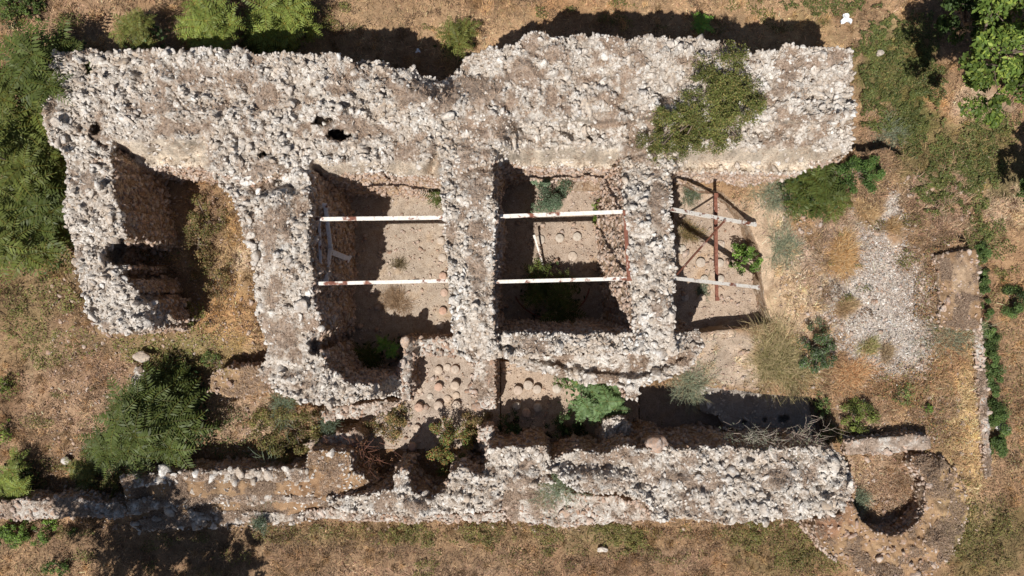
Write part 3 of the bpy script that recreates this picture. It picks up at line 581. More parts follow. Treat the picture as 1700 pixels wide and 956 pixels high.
wall('corridor_slab', 'flat grey mortar slab with small square holes lying in the shaded corridor', [(1150, 640), (1180, 636), (1290, 650), (1338, 655), (1346, 690), (1352, 712), (1250, 718), (1200, 712), (1190, 690), (1165, 680)], lambda x, y: .36 - dip(x, y, 1235, 700, 4, 4, .3) - dip(x, y, 1270, 697, 3.5, 4, .3) - dip(x, y, 1300, 695, 9, 6, .3) - dip(x, y, 1190, 706, 12, 5, .25), rough=.015, dens=.08, jag=7, step=3.5, grass=0, face_p=.05, topmat=soil_mat('grey_mortar', False, (.33, .295, .26)))
wall('masonry_bench', 'ochre step along the east side of the second room floor', [(1003, 360), (1030, 350), (1036, 400), (1030, 420), (1001, 420)], .55, rough=.03, dens=.05, smat=M_PINK, jag=1.5, step=4, topmat=M_FACE, grass=0)
wall('masonry_bench', 'ochre ledge at the foot of the north wall in the second room', [(925, 300), (1008, 300), (1003, 316), (925, 318)], .35, rough=.03, dens=.05, smat=M_PINK, jag=1.5, step=4, topmat=M_FACE, grass=0)

# ------------------------------------------------------------------ brick pillars of the underfloor heating
def lathe_disc(r, h, seed):
    n = 18; rg = np.random.default_rng(seed); a = np.arange(n) * 2 * np.pi / n; rr = r * (1 + rg.normal(0, .02, n))
    prof = [(.97, 0), (1, h * .15), (1, h * .85), (.94, h)]; V = []
    for f, z in prof: V.append(np.stack([np.cos(a) * rr * f, np.sin(a) * rr * f, np.full(n, z)], -1))
    V = np.concatenate(V + [np.array([[0, 0, h * 1.02]])]); F = []
    for k in range(3):
        for i in range(n): j = (i + 1) % n; F += [[k * n + i, k * n + j, (k + 1) * n + j], [k * n + i, (k + 1) * n + j, (k + 1) * n + i]]
    for i in range(n): F.append([3 * n + i, 3 * n + (i + 1) % n, 4 * n])
    return mesh_np('brick', V, F, M_BRICK)
DISCS = [lathe_disc(.118, .045, s) for s in range(5)]
PILA = [(729, 399, 1, 'southmost but five'), ]
def pila(px, py, n, label, scale=1.0, grp='round brick pillars of the underfloor heating'):
    z = .03 + n * .048; x, y = P(px, py, z)
    t = thing('brick_pillar', label, 'brick pillar', (x, y, .03), grp)
    for k in range(n):
        o = link('brick', DISCS[(k + int(px)) % 5], t, (random.uniform(-.008, .008), random.uniform(-.008, .008), k * .048)); o.rotation_euler = (random.uniform(-.02, .05), random.uniform(-.05, .05), random.uniform(0, 6)); q = scale * random.uniform(.9, 1.12); o.scale = (q, q, 1)
zx = lambda a, b: (640 + a / 4.78, 560 + b / 4.78)
for (a, b), n, l in [((420, 258), 2, 'pale brick pillar, north-west one of the grid south of the first room'), ((552, 255), 2, 'grey brick pillar, north-east one of the grid south of the first room'), ((418, 395), 3, 'brown brick pillar, left in the second row of the first grid'),
     ((548, 383), 4, 'pale taller brick pillar, right one of the second row in the grid'), ((420, 543), 3, 'orange-red brick pillar in the middle of the third row of the grid'), ((562, 538), 3, 'cream-topped brick pillar at the right end of the third row'),
     ((262, 555), 4, 'grey brick pillar at the left of the third row beside a small stone'), ((390, 716), 5, 'orange brick pillar alone at the south edge of the grid by the shade')]:
    pila(*zx(a, b), n, l)
for (a, b), n, l in [((490, 235), 1, 'flat buried pillar stump between the two northernmost ones'), ((490, 487), 1, 'small flat stump between the middle pillars of the grid'), ((560, 462), 1, 'sunken grey stump above the cream-topped pillar'), ((350, 470), 1, 'small pale stump left of the middle row'), ((265, 415), 1, 'broken grey pillar stub at the left of the second row'), ((250, 718), 2, 'small broken brick pillar left of the southmost orange one'), ((555, 715), 2, 'small crumbled pillar half hidden by scrub, right of the southmost orange one')]:
    pila(*zx(a, b), n, l, .8)
names = ['first', 'second', 'third', 'fourth', 'fifth', 'sixth', 'seventh']
for i, (a, b) in enumerate([(733, 370), (732, 399), (734, 428), (735, 458), (737, 486), (735, 516), (731, 541)]):
    pila(a, b, 1 + (i % 2), f'low brick pillar along the partition wall in the first room, {names[i]} from the north', .9)
for (a, b), n, l in [((929, 395), 2, 'pale brick pillar on the sunlit floor of the second room, left one'), ((958, 393), 2, 'chipped brick pillar on the sunlit floor of the second room, right one'), ((951, 425), 1, 'brick pillar at the edge of the shade in the second room'), ((897, 398), 1, 'dark brick pillar in the shade of the second room')]: pila(a, b, n, l)
for (a, b), n, l in [((1196, 407), 1, 'brick pillar north-east of the rusty post in the third room'), ((1195, 436), 2, 'brick pillar just right of the rusty post in the third room'), ((1197, 463), 2, 'brick pillar by the foot of the rusty post in the third room'), ((1132, 414), 1, 'shaded brick pillar next to the partition wall in the third room'),
     ((1120, 411), 1, 'dark brick pillar touching the partition wall in the third room'), ((1164, 436), 2, 'brick pillar half in shade left of the rusty post'), ((1170, 463), 1, 'shaded brick pillar under the diagonal bar'), ((1166, 494), 2, 'whitish pillar stub beside a grey weed in the third room'), ((1137, 494), 1, 'brick pillar in the deep shade of the third room')]: pila(a, b, n, l)
for (a, b), n, l in [((860, 648), 3, 'brick pillar at the left of the three lit ones in the south-east grid'), ((877, 640), 3, 'brick pillar in the middle of the three lit ones in the south-east grid'), ((892, 646), 3, 'brick pillar at the right of the three lit ones in the south-east grid'), ((924, 645), 2, 'reddish worn brick pillar near the large leafy plant'),
     ((893, 677), 3, 'brick pillar on the edge of the wall shadow in the south-east grid'), ((874, 686), 3, 'shaded brick pillar, middle one in the south-east grid'), ((858, 674), 3, 'shaded brick pillar, left one in the south-east grid'), ((627, 717), 3, 'brick pillar alone in the shade north of the square pier'), ((684, 742), 3, 'brick pillar in the shade just north of the small round niche')]: pila(a, b, n, l)

# ------------------------------------------------------------------ steel beams
def ibeam(name, p0, p1, w, h, mat, parent=None):
    d = (p1 - p0); L = d.length; t = w * .16
    prof = [(-w/2, h/2), (-w/2, h/2 - t), (-t/2, h/2 - t), (-t/2, -h/2 + t), (-w/2, -h/2 + t), (-w/2, -h/2), (w/2, -h/2), (w/2, -h/2 + t), (t/2, -h/2 + t), (t/2, h/2 - t), (w/2, h/2 - t), (w/2, h/2)]
    bm = bmesh.new(); n = max(2, int(L / .4)); rows = []
    for i in range(n + 1):
        rows.append([bm.verts.new((L * i / n, a, b + .004 * math.sin(i))) for a, b in prof])
    for i in range(n):
        for j in range(12): bm.faces.new((rows[i][j], rows[i][(j + 1) % 12], rows[i + 1][(j + 1) % 12], rows[i + 1][j]))
    bm.faces.new(rows[0]); bm.faces.new(rows[-1][::-1])
    bmesh.ops.recalc_face_normals(bm, faces=bm.faces); me = bpy.data.meshes.new(name); bm.to_mesh(me); bm.free(); me.materials.append(mat)
    o = link(name, me, parent); x = d.normalized(); y = Vector((0, 0, 1)).cross(x).normalized() if abs(x.z) < .99 else Vector((0, 1, 0)); z = x.cross(y)
    o.matrix_basis = Matrix((x, y, z)).transposed().to_4x4(); o.location = p0; return o
def beam(name, a, b, w, h, mat, label, cat='beam', group=None):
    p0, p1 = PV(*a), PV(*b); t = thing(name, label, cat, p0, group)
    o = ibeam('web_and_flanges', Vector((0, 0, 0)), p1 - p0, w, h, mat, t)
    for f in (.012, .988):
        c = (p1 - p0) * f; e = ibeam('end_plate', c - (p1 - p0).normalized() * .05, c + (p1 - p0).normalized() * .05, w * 1.5, .03, mat, t); e.location.z += h * .52
    return t
G = 'white steel beams bridging the rooms'
beam('steel_beam', (512, 364, 3.35), (748, 361, 3.35), .08, .12, M_PAINT, 'white painted beam across the north half of the first room', group=G)
beam('steel_beam', (514, 471, 3.3), (752, 466, 3.3), .08, .12, M_PAINT, 'white painted beam across the south half of the first room', group=G)
beam('steel_beam', (812, 360, 3.35), (1046, 351, 3.35), .08, .12, M_PAINT, 'white painted beam across the north half of the second room', group=G)
beam('steel_beam', (812, 468, 3.3), (1056, 462, 3.3), .08, .12, M_PAINT, 'white painted beam across the south half of the second room', group=G)
beam('steel_beam', (1106, 346, 3.35), (1253, 373, .82), .08, .12, M_PAINT, 'white beam leaning from wall to ground in the north of the third room', group=G)
beam('steel_beam', (1112, 461, 3.3), (1258, 477, .82), .08, .12, M_PAINT, 'white beam leaning from wall to ground in the south of the third room', group=G)
beam('steel_post', (1188, 322, 1.9), (1190, 498, 1.75), .065, .08, M_RUST, 'rusty red bar lying north to south under the leaning beams of the third room', 'bar')
beam('steel_bar', (1203, 366, 1.9), (1118, 462, 3.2), .04, .05, M_RUST, 'thin rusty diagonal brace in the third room', 'bar')
beam('steel_bar', (1037, 352, 3.45), (1044, 464, 3.45), .07, .1, M_RUST, 'rusty bar along the wall edge joining both beams of the second room', 'bar')
beam('steel_bar', (540, 340, 3.0), (549, 412, 2.4), .08, .08, M_GREYST, 'dark grey brace on the west side of the first room, upper one', 'bar')
beam('steel_bar', (549, 408, 2.4), (542, 466, 3.0), .08, .08, M_GREYST, 'dark grey brace on the west side of the first room, lower one', 'bar')
beam('steel_bar', (530, 362, 3.1), (533, 472, 3.1), .05, .07, M_GREYST, 'thin grey bar tight against the west wall of the first room', 'bar')
beam('steel_bar', (530, 410, 2.6), (580, 430, 1.4), .13, .06, M_GREYST, 'grey plank-like steel section sticking out into the first room', 'bar')
beam('fallen_pole', (887, 392, .55), (903, 446, .12), .04, .04, M_PAINT, 'thin white pole fallen in the shade of the second room, longer one', 'pole')
beam('fallen_pole', (919, 505, .2), (928, 528, .4), .04, .04, M_PAINT, 'thin white pole fallen in the shade of the second room, shorter one', 'pole')
def tube_np(path, r0, r1, k=5):
    path = np.array(path, float); n = len(path); d = np.gradient(path, axis=0); d = unit(d); u = unit(np.cross(d, [.13, .27, .95])); v = np.cross(d, u)
    r = np.linspace(r0, r1, n)[:, None]; V = np.concatenate([path + r * (np.cos(a) * u + np.sin(a) * v) for a in np.arange(k) * 2 * np.pi / k])
    V = V.reshape(k, n, 3).transpose(1, 0, 2).reshape(-1, 3); F = []
    for i in range(n - 1):
        for j in range(k): a = i * k + j; b = i * k + (j + 1) % k; F += [[a, b, b + k], [a, b + k, a + k]]
    return V, np.array(F)
def join(parts):
    V = []; F = []; o = 0
    for v, f in parts: V.append(v); F.append(f + o); o += len(v)
    return np.concatenate(V), np.concatenate(F)
hp = [PV(915 + 64 * math.cos(a), 470 + 58 * math.sin(a), .25 + .1 * math.sin(a)) for a in np.linspace(.15, 2.75, 26)]
V, F = tube_np(hp, .02, .02, 6); h = link('metal_hoop', mesh_np('metal_hoop', V, F, M_RUST, smooth=True)); tag(h, 'dark curved metal hoop lying in the shade of the second room', 'hoop')

# ------------------------------------------------------------------ single stones and litter
def boulder(px, py, z, r, label, mat=M_STONE, name='boulder', sc=(1, .8, .7), cat='stone', group=None):
    v, f = ROCKS[int(abs(px)) % 26]; x, y = P(px, py, z)
    bm = bmesh.new(); bmesh.ops.create_icosphere(bm, subdivisions=4, radius=1)
    VV = np.array([q.co[:] for q in bm.verts]); FF = np.array([[q.index for q in g.verts] for g in bm.faces]); bm.free()
    VV *= (1 + .3 * noise(VV[:, 0] * 1.4 + px, VV[:, 1] * 1.4, VV[:, 2] * 1.4) + .09 * noise(VV[:, 0] * 4 + px, VV[:, 1] * 4, VV[:, 2] * 4) + .04 * noise(VV[:, 0] * 9 + px, VV[:, 1] * 9, VV[:, 2] * 9))[:, None]; VV *= np.array(sc) * r
    o = link(name, mesh_np(name, VV, FF, mat), loc=(x, y, z)); tag(o, label, cat, group); return o
boulder(1090, 736, 2.3, .27, 'ochre boulder balanced on the inner edge of the south wall', M_PINK)
wall('masonry_spur', 'narrow spur of masonry carrying the ochre boulder', [(1074, 734), (1108, 733), (1112, 760), (1070, 760)], 2.1, rough=.05, dens=.5, grass=0)
boulder(1000, 912, .1, .12, 'small flat white stone on the grass south of the long rampart', M_STONE, 'loose_stone', (1.2, .6, .4))
boulder(1461, 88, .1, .10, 'small white stone just off the north-east corner of the long wall', M_STONE, 'loose_stone')
boulder(1409, 86, .1, .12, 'pale stone lying at the north-east corner of the north wall', M_STONE, 'loose_stone')
boulder(235, 592, .5, .2, 'flat pale stone left of the small low wall corner', M_STONE, 'loose_stone', (1.2, .7, .4))
boulder(110, 765, .1, .14, 'white stone poking out left of the big sumac-like bush', M_STONE, 'loose_stone', (1, .8, .5))
boulder(265, 790, .65, .13, 'rounded white stone on the northern stone course', M_STONE, 'loose_stone')
boulder(384, 788, .65, .15, 'large white stone standing on the northern stone course', M_STONE, 'loose_stone', (.7, 1, .6))
boulder(1665, 712, .05, .18, 'pale stone in dry grass beyond the east hedge', M_STONE, 'loose_stone', (1.1, .7, .4))
def litter(px, py, z, s, label, col=M_PLASTIC):
    bm = bmesh.new(); bmesh.ops.create_grid(bm, x_segments=10, y_segments=10, size=s)
    for v in bm.verts:
        a = math.atan2(v.co.y, v.co.x); k = 1 + .35 * math.sin(3 * a + px); v.co.x *= k; v.co.y *= k
        v.co.z = .25 * s + .35 * s * math.sin(v.co.x * 9 / s * .4 + px) * math.cos(v.co.y * 7 / s * .4)
    bmesh.ops.solidify(bm, geom=bm.faces[:], thickness=.003); me = bpy.data.meshes.new('plastic_bag'); bm.to_mesh(me); bm.free(); me.materials.append(col)
    x, y = P(px, py, z); tag(link('plastic_bag', me, loc=(x, y, z)), label, 'litter')
litter(1404, 32, .12, .12, 'crumpled white plastic bag on the dry grass near the top right')
litter(694, 84, .12, .05, 'scrap of white litter in the shadow behind the notch of the north wall')
litter(1657, 168, .12, .05, 'scrap of pale litter on bare soil below the big tree')
print('objects', time.time() - T0)

# ------------------------------------------------------------------ vegetation
GREEN = (.10, .14, .035); DGREEN = (.045, .07, .022); LGREEN = (.16, .25, .045); OLIVE = (.15, .145, .045); GREYG = (.17, .20, .13); JUN = (.12, .135, .036); BRNL = (.23, .15, .07); YEL = (.28, .27, .06)
def frond_mesh(L, pairs, ll, col, droop, seed, lw=.30):
    rg = np.random.default_rng(seed); V = []; F = []; C = []
    t = np.linspace(0, 1, pairs + 2); X = L * t; Z = L * (.35 * t - droop * t * t)
    for i in range(1, pairs + 2):
        p = np.array([X[i], 0, Z[i]]); s = ll * (.55 + .45 * math.sin(math.pi * min(1, t[i] * 1.0 + .12))) * (1 if i <= pairs else .8)
        for sd in ((-1, 1) if i <= pairs else (0,)):
            a = (1.15 + rg.normal(0, .08)) * sd; d = np.array([math.cos(a), math.sin(a), -.22 + rg.normal(0, .1)]); w = np.array([-math.sin(a), math.cos(a), rg.normal(0, .3)]) * lw
            b = len(V); V += [p, p + d * s * .4 + w * s * .5, p + d * s, p + d * s * .4 - w * s * .5]; F += [[b, b + 1, b + 2], [b, b + 2, b + 3]]; k = 1 + rg.normal(0, .12); C += [[c * k for c in col]] * 4
    for i in range(pairs + 1):
        b = len(V); w = .006; V += [[X[i], -w, Z[i]], [X[i], w, Z[i]], [X[i + 1], w * .7, Z[i + 1]], [X[i + 1], -w * .7, Z[i + 1]]]; F += [[b, b + 1, b + 2], [b, b + 2, b + 3]]; C += [[col[0] * 1.6, col[1] * 1.2, col[2]]] * 4
    return mesh_np('frond', V, F, M_LEAF, np.array(C))
FR = {}
def fronds(key, col, L=.62, pairs=11, ll=.17, lw=.36):
    FR[key] = [frond_mesh(L * (1 + .12 * (i % 3 - 1)), pairs + i % 3 - 1, ll, [c * (1 + .12 * ((i * 7) % 5 - 2) / 2) for c in col], .38 + .12 * (i % 4), 30 + i, lw) for i in range(7)]
fronds('dark', (.085, .108, .026), .62, 8, .20, .30); fronds('mid', (.12, .14, .032), .62, 8, .20, .30); fronds('light', (.19, .23, .05), .62, 8, .20, .30); fronds('bright', (.16, .30, .05), .5, 10, .15, .36); fronds('olive', (.15, .16, .04), .62, 8, .20, .30); fronds('broad', (.13, .20, .075), .5, 7, .20, .5)
def stems(base, tips, r=.03):
    parts = []
    for tp in tips:
        tp = np.array(tp); b = np.array(base) + RNG.normal(0, .04, 3) * [1, 1, 0]; m = b * .5 + tp * .5 + RNG.normal(0, .05, 3); parts.append(tube_np([b, b * .7 + m * .3 + [0, 0, .05], m, m * .4 + tp * .6, tp], r, r * .35, 5))
    return join(parts)
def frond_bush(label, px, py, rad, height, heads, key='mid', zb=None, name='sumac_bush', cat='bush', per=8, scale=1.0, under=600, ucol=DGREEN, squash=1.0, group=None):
    heads = int(heads * .8); under = int(under * .55); zb = float(surf(px, py)) if zb is None else zb; cx, cy = P(px, py, zb + height * .7); t = thing(name, label, cat, (cx, cy, zb), group); tips = []
    for i in range(heads):
        a = i * 2.4 + RNG.uniform(-.6, .6); q = math.sqrt((i + .4) / heads) * rad * RNG.uniform(.75, 1.15)
        tips.append((q * math.cos(a), q * math.sin(a) * squash, height * (1 - .45 * (q / rad) ** 2) * RNG.uniform(.55, 1.12)))
    V, F = stems((0, 0, -.05), tips, .02 + .008 * height); link('stem', mesh_np('stem', V, F, M_BARK, smooth=True), t)
    n = 0
    for tp in tips:
        k0 = RNG.uniform(0, 6.28)
        for j in range(per):
            if n >= 299: break
            o = bpy.data.objects.new('frond', FR[key][int(RNG.integers(7))]); COL.objects.link(o); o.parent = t; n += 1
            s = scale * RNG.uniform(.65, 1.1); o.location = tp; o.rotation_euler = (RNG.normal(0, .12), RNG.uniform(-.55, .2), k0 + j * 6.283 / per + RNG.normal(0, .15)); o.scale = (s, s, s)
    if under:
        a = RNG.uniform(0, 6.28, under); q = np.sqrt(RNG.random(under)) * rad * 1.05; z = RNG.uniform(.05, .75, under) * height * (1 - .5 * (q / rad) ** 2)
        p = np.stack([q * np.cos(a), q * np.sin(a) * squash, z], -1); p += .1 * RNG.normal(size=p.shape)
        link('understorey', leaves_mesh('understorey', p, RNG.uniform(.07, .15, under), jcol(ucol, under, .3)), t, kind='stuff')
    return t
def leaf_bush(label, px, py, rx, ry, height, n, size=.05, col=GREEN, alt=None, p=.2, zb=None, name='shrub', cat='bush', clumps=None, cs=.3, flat=.7, twigs=14, aspect=.55, top=.6, holes=0.0):
    """rx, ry in photo pixels"""
    zb = float(surf(px, py)) if zb is None else zb; cx, cy = P(px, py, zb + height * top); t = thing(name, label, cat, (cx, cy, zb)); rx, ry = rx / PXM * .95, ry / PXM * .95
    mr = cs * min(rx, ry, .8) * .85; nc = clumps or int(np.clip(1.5 * rx * ry / mr ** 2, 9, 160)); a = RNG.uniform(0, 6.28, nc); q = np.sqrt(RNG.random(nc)) * .9 * (1 + .18 * np.sin(a * 3 + px)); cc = np.stack([q * rx * np.cos(a), q * ry * np.sin(a), height * (.25 + .6 * RNG.random(nc)) * np.sqrt(np.clip(1.08 - q * q * .8, .08, 1))], -1)
    cr = RNG.uniform(.5, 1.2, nc) * cs * min(rx, ry, .8); ci = RNG.integers(0, nc, n); d = unit(RNG.normal(size=(n, 3))); rr = cr[ci] * RNG.random(n) ** .45
    pt = cc[ci] + d * rr[:, None] * [1, 1, .75]; pt[:, 2] = np.maximum(pt[:, 2], .02)
    cv = (1 + RNG.normal(0, .30, nc))[ci][:, None]; c = jcol(col, n, .18, alt, p) * cv
    link('foliage', leaves_mesh('foliage', pt, size * RNG.uniform(.7, 1.3, n), c, d * .5, flat, aspect=aspect), t, kind='stuff')
    tp = cc[RNG.permutation(nc)[:twigs]]; V, F = stems((0, 0, -.05), tp, .012 + .01 * height); link('stem', mesh_np('stem', V, F, M_BARK, smooth=True), t); return t
def twig_plant(label, px, py, r, h, n, col, alt=None, p=.3, zb=None, name='weed', cat='plant', w=.007, leaf=0, lcol=GREYG, ls=.03):
    zb = float(surf(px, py)) if zb is None else zb; cx, cy = P(px, py, zb + h * .5); t = thing(name, label, cat, (cx, cy, zb)); r = r / PXM
    n = int(n * 1.8); a = RNG.uniform(0, 6.28, n); q = np.sqrt(RNG.random(n)); d = np.stack([np.cos(a) * q * r, np.sin(a) * q * r, h * RNG.uniform(.4, 1, n) * (1.1 - .6 * q)], -1)
    a2 = RNG.uniform(0, 6.28, n); q2 = np.sqrt(RNG.random(n)) * .75 * (1 + .35 * np.sin(2 * a2 + px) + .3 * np.sin(3 * a2 + py) + .15 * np.sin(7 * a2 + px)) * RNG.lognormal(0, .22, n); base = np.stack([np.cos(a2) * q2 * r, np.sin(a2) * q2 * r, np.zeros(n)], -1); d = d * np.array([.45, .45, 1]) + base * [.25, .25, 0] + RNG.normal(0, .18, (n, 3)) * [r, r, 0]; L = np.linalg.norm(d, axis=1)
    link('stalk', blades_mesh('stalk', base, L, RNG.uniform(.6, 1.3, n) * w, jcol(col, n, .2, alt, p), dirs=d / L[:, None]), t, kind='stuff')
    if leaf:
        i = RNG.integers(0, n, leaf); f = RNG.uniform(.3, 1.0, leaf)[:, None]; pt = base[i] + d[i] * f; pt[:, 2] -= (L[i] * .2 * f[:, 0] ** 3) ; pt += RNG.normal(0, .015, pt.shape)
        link('foliage', leaves_mesh('foliage', pt, ls * RNG.uniform(.7, 1.4, leaf), jcol(lcol, leaf, .2), flat=.9), t, kind='stuff')
    return t
def tree(label, px, py, z, r, h, n, col, alt, off=(0, 0), name='broadleaf_tree', size=.11, zc=None, clumps=46, seed=3, rk=1.0):
    """crown centre seen at (px,py) at height z"""
    rg = np.random.default_rng(seed); cx, cy = P(px, py, z); t = thing(name, label, 'tree', (cx, cy, 0))
    cc = unit(rg.normal(size=(clumps, 3))) * (rg.random(clumps) ** .4)[:, None] * [r * .95, r * .95, h * .5]; cc[:, 2] += z; cr = rg.uniform(.25, .5, clumps) * r * .42 * rk
    limbs = []; lp = []
    for k in range(7):
        a = k * .9; e = np.array([math.cos(a) * r * .55, math.sin(a) * r * .55, z + rg.uniform(-.2, .3) * h]); s = np.array([0, 0, z * .45 + .1 * k]); limbs.append((s, s * .5 + e * .5 + rg.normal(0, .1, 3) - [0, 0, .15], e))
    V, F = tube_np([(off[0], off[1], -.2), (off[0] * .75, off[1] * .75, z * .3), (off[0] * .4, off[1] * .4 + .04, z * .6), (.05, 0, z)], .17, .06, 9); link('trunk', mesh_np('trunk', V, F, M_BARK, smooth=True), t)
    for s, m, e in limbs: V, F = tube_np([s, m, e], .07, .02, 6); link('limb', mesh_np('limb', V, F, M_BARK, smooth=True), t)
    tw = [tube_np([limbs[i % 7][1], (limbs[i % 7][1] + c) / 2 + rg.normal(0, .06, 3), c], .022, .006, 4) for i, c in enumerate(cc)]; V, F = join(tw); link('twigs', mesh_np('twigs', V, F, M_BARK), t, kind='stuff')
    ci = rg.integers(0, clumps, n); d = unit(rg.normal(size=(n, 3))); pt = cc[ci] + d * (cr[ci] * rg.random(n) ** .4)[:, None] * [1, 1, .6]
    # leaves gather in sprays along short twigs
    pt += .05 * np.stack([noise(pt[:, 0] * 9, pt[:, 1] * 9, pt[:, 2] * 9 + i * 31) for i in range(3)], -1)
    keep = noise(pt[:, 0] * 4.5, pt[:, 1] * 4.5, pt[:, 2] * 4.5) > -.28; pt, d, ci = pt[keep], d[keep], ci[keep]
    c = jcol(col, len(pt), .16, alt, .25) * (1 + rg.normal(0, .2, clumps))[ci][:, None]
    link('crown', leaves_mesh('crown', pt, size * RNG.uniform(.6, 1.2, len(pt)), c, d * .4, .6), t, kind='stuff'); return t

# trees
tree('large broadleaf tree reaching in at the top right corner', 1735, 58, 4.6, 2.25, 2.4, 26000, (.10, .15, .03), (.21, .26, .05), seed=4, clumps=95, off=(3.0, 1.0), rk=.8)
tree('smaller lower tree beside the big one at the top right corner', 1640, -14, 2.6, 1.3, 1.4, 11000, (.06, .10, .026), (.10, .14, .035), seed=8, off=(1.2, 2.2), rk=.9)
tree('low tree at the right edge that shades the ground below the corner tree', 1762, 300, 1.7, .95, 1.1, 7000, (.07, .11, .03), (.12, .15, .04), seed=9, off=(1.6, 0))
tree('tree standing just off the lower left corner that shades the footings', -70, 1180, 5.0, 2.35, 1.4, 42000, (.07, .12, .03), (.12, .16, .04), seed=12, clumps=150, off=(-1, -3), rk=.85)
tree('second tree off the bottom edge that shades the grass near the footings', 175, 1165, 3.6, 1.5, 1.3, 17000, (.07, .12, .03), (.12, .16, .04), seed=14, clumps=80, off=(0, -3), rk=.85)
# west thicket
for px, py, r, h, k, l in [(70, 105, .75, 1.1, 'dark', 'uppermost dark green frond bush at the left edge, left of the wall corner'), (30, 180, 1.0, 1.5, 'mid', 'green frond bush at the left edge, level with the wall corner'), (25, 275, 1.0, 1.6, 'mid', 'yellower green frond bush in the middle of the thicket at the left edge'),
                           (70, 345, .75, 1.3, 'dark', 'dark frond bush pressed against the leaning west wall'), (15, 385, .95, 1.3, 'mid', 'lowest frond bush of the thicket at the left edge'), (85, 240, .55, 1.0, 'dark', 'small dark frond bush in the shade beside the west wall'), (100, 150, .4, .8, 'dark', 'small leafy clump tucked against the corner of the north wall')]:
    frond_bush(l, px, py, r, h * 1.3, max(8, int(30 * r * r)), k, scale=1.05, under=int(900 * r * r), ucol=(.05, .08, .022), group='frond bushes along the left edge')
frond_bush('pale green feathery bush at the top, left of the shaded strip', 345, 40, .62, .95, 13, 'light', scale=.85, under=500, ucol=(.10, .13, .035), squash=1.2)
frond_bush('wide yellow-green feathery bush at the top beside the shaded strip', 462, 32, .75, 1.1, 18, 'light', scale=.85, under=700, ucol=(.14, .15, .04))
frond_bush('dark leafy growth in the shadow strip behind the north wall', 440, 68, .55, .6, 14, 'mid', scale=.7, under=900, squash=.4)
frond_bush('small green bush above the left part of the north wall', 228, 55, .42, .7, 9, 'olive', scale=.6, under=500)
leaf_bush('green leafy clump in the top left corner', 18, 12, 40, 30, .6, 1800, .05, (.09, .13, .03), (.15, .17, .04)); leaf_bush('narrow green clump near the top left corner', 50, 12, 14, 20, .5, 700, .05, (.11, .16, .04))
frond_bush('lone green frond plant in the dry grass behind the notch of the north wall', 757, 66, .36, .8, 5, 'olive', scale=.8, under=120)
frond_bush('bright green fern-like plant at the edge of the north wall shadow', 1155, 40, .22, .6, 2, 'bright', per=11, scale=.85, under=0, name='frond_plant', cat='plant')
# big sumac lower left and neighbours
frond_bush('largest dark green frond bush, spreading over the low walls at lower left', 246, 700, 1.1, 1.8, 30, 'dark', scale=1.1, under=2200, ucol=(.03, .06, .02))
frond_bush('dark frond bush spilling down-left from the largest one', 182, 748, .5, 1.0, 9, 'dark', scale=.95, under=500, ucol=(.03, .06, .02))
frond_bush('upper dark part-bush of leafy fronds next to the small wall corner', 290, 640, .5, .9, 9, 'dark', scale=.8, under=700, ucol=(.03, .055, .018))
frond_bush('small frond bush growing by the white stone left of the footings', 132, 786, .35, .6, 5, 'olive', scale=.7, under=150)
frond_bush('bushy green plant at the left edge above the narrow low wall', 18, 800, .5, .8, 10, 'light', scale=.7, under=500); leaf_bush('leafy yellow-green bush at the left edge below the narrow low wall', 28, 888, 50, 28, .6, 2400, .055, (.11, .17, .035), LGREEN, .3)
leaf_bush('green and yellow bush among the footings under the largest frond bush', 192, 806, 42, 26, .7, 1900, .045, (.16, .16, .04), RUSTY, .2); leaf_bush('small yellow-green tuft at the left edge, upper one', 4, 640, 12, 16, .4, 350, .05, (.16, .2, .04)); leaf_bush('small yellow-green tuft at the left edge, lower one', 4, 720, 14, 22, .4, 450, .05, (.16, .2, .04))
leaf_bush('small green plant in bare soil below the narrow low wall', 80, 872, 14, 12, .35, 350, .05, LGREEN); leaf_bush('green clump at the bottom edge near the lower left corner', 92, 944, 24, 16, .4, 600, .05, (.08, .13, .03)); leaf_bush('tiny green plant right of the narrow low wall end', 118, 882, 10, 8, .25, 180, .045, GREEN)
# inside the rooms
frond_bush('dark green fern-like plant against the partition wall in the first room', 714, 334, .32, 1.6, 2, 'dark', per=10, scale=.7, under=0, name='frond_plant', cat='plant', zb=.3)
frond_bush('bright green frond plant catching the sun in the dark round apse', 645, 582, .26, .9, 3, 'bright', per=7, scale=.6, under=60, name='frond_plant', cat='plant', zb=.1)
frond_bush('dim frond plant in the deep shade of the round apse', 612, 590, .3, .5, 4, 'dark', per=7, scale=.7, under=100, name='frond_plant', cat='plant', zb=0)
frond_bush('dark frond plant in the deep shade of the second room', 918, 492, .75, .8, 9, 'dark', per=8, scale=.8, under=300, name='frond_plant', cat='plant', zb=.03)
leaf_bush('grey-green dense bush at the foot of the north wall in the second room', 912, 318, 36, 34, 1.5, 5200, .04, (.11, .16, .09), GREYG, .3, zb=.05, cs=.42); leaf_bush('bright green small shrub on the east side of the second room', 1000, 350, 20, 26, .6, 900, .05, (.14, .21, .04), YEL, .2, zb=.05)
leaf_bush('bright green shrub under the right end of the lower leaning beam', 1240, 432, 29, 28, 1.2, 1500, .055, (.10, .17, .035), LGREEN, .4, zb=.1, cs=.35)
twig_plant('tall dry grass tuft inside the third room by the wall', 1146, 385, 20, .4, 500, (.35, .24, .12), OLIVE, zb=.03); twig_plant('small grey-green weed beside the whitish pillar stub', 1167, 482, 12, .25, 160, GREYG, zb=.03, leaf=200)
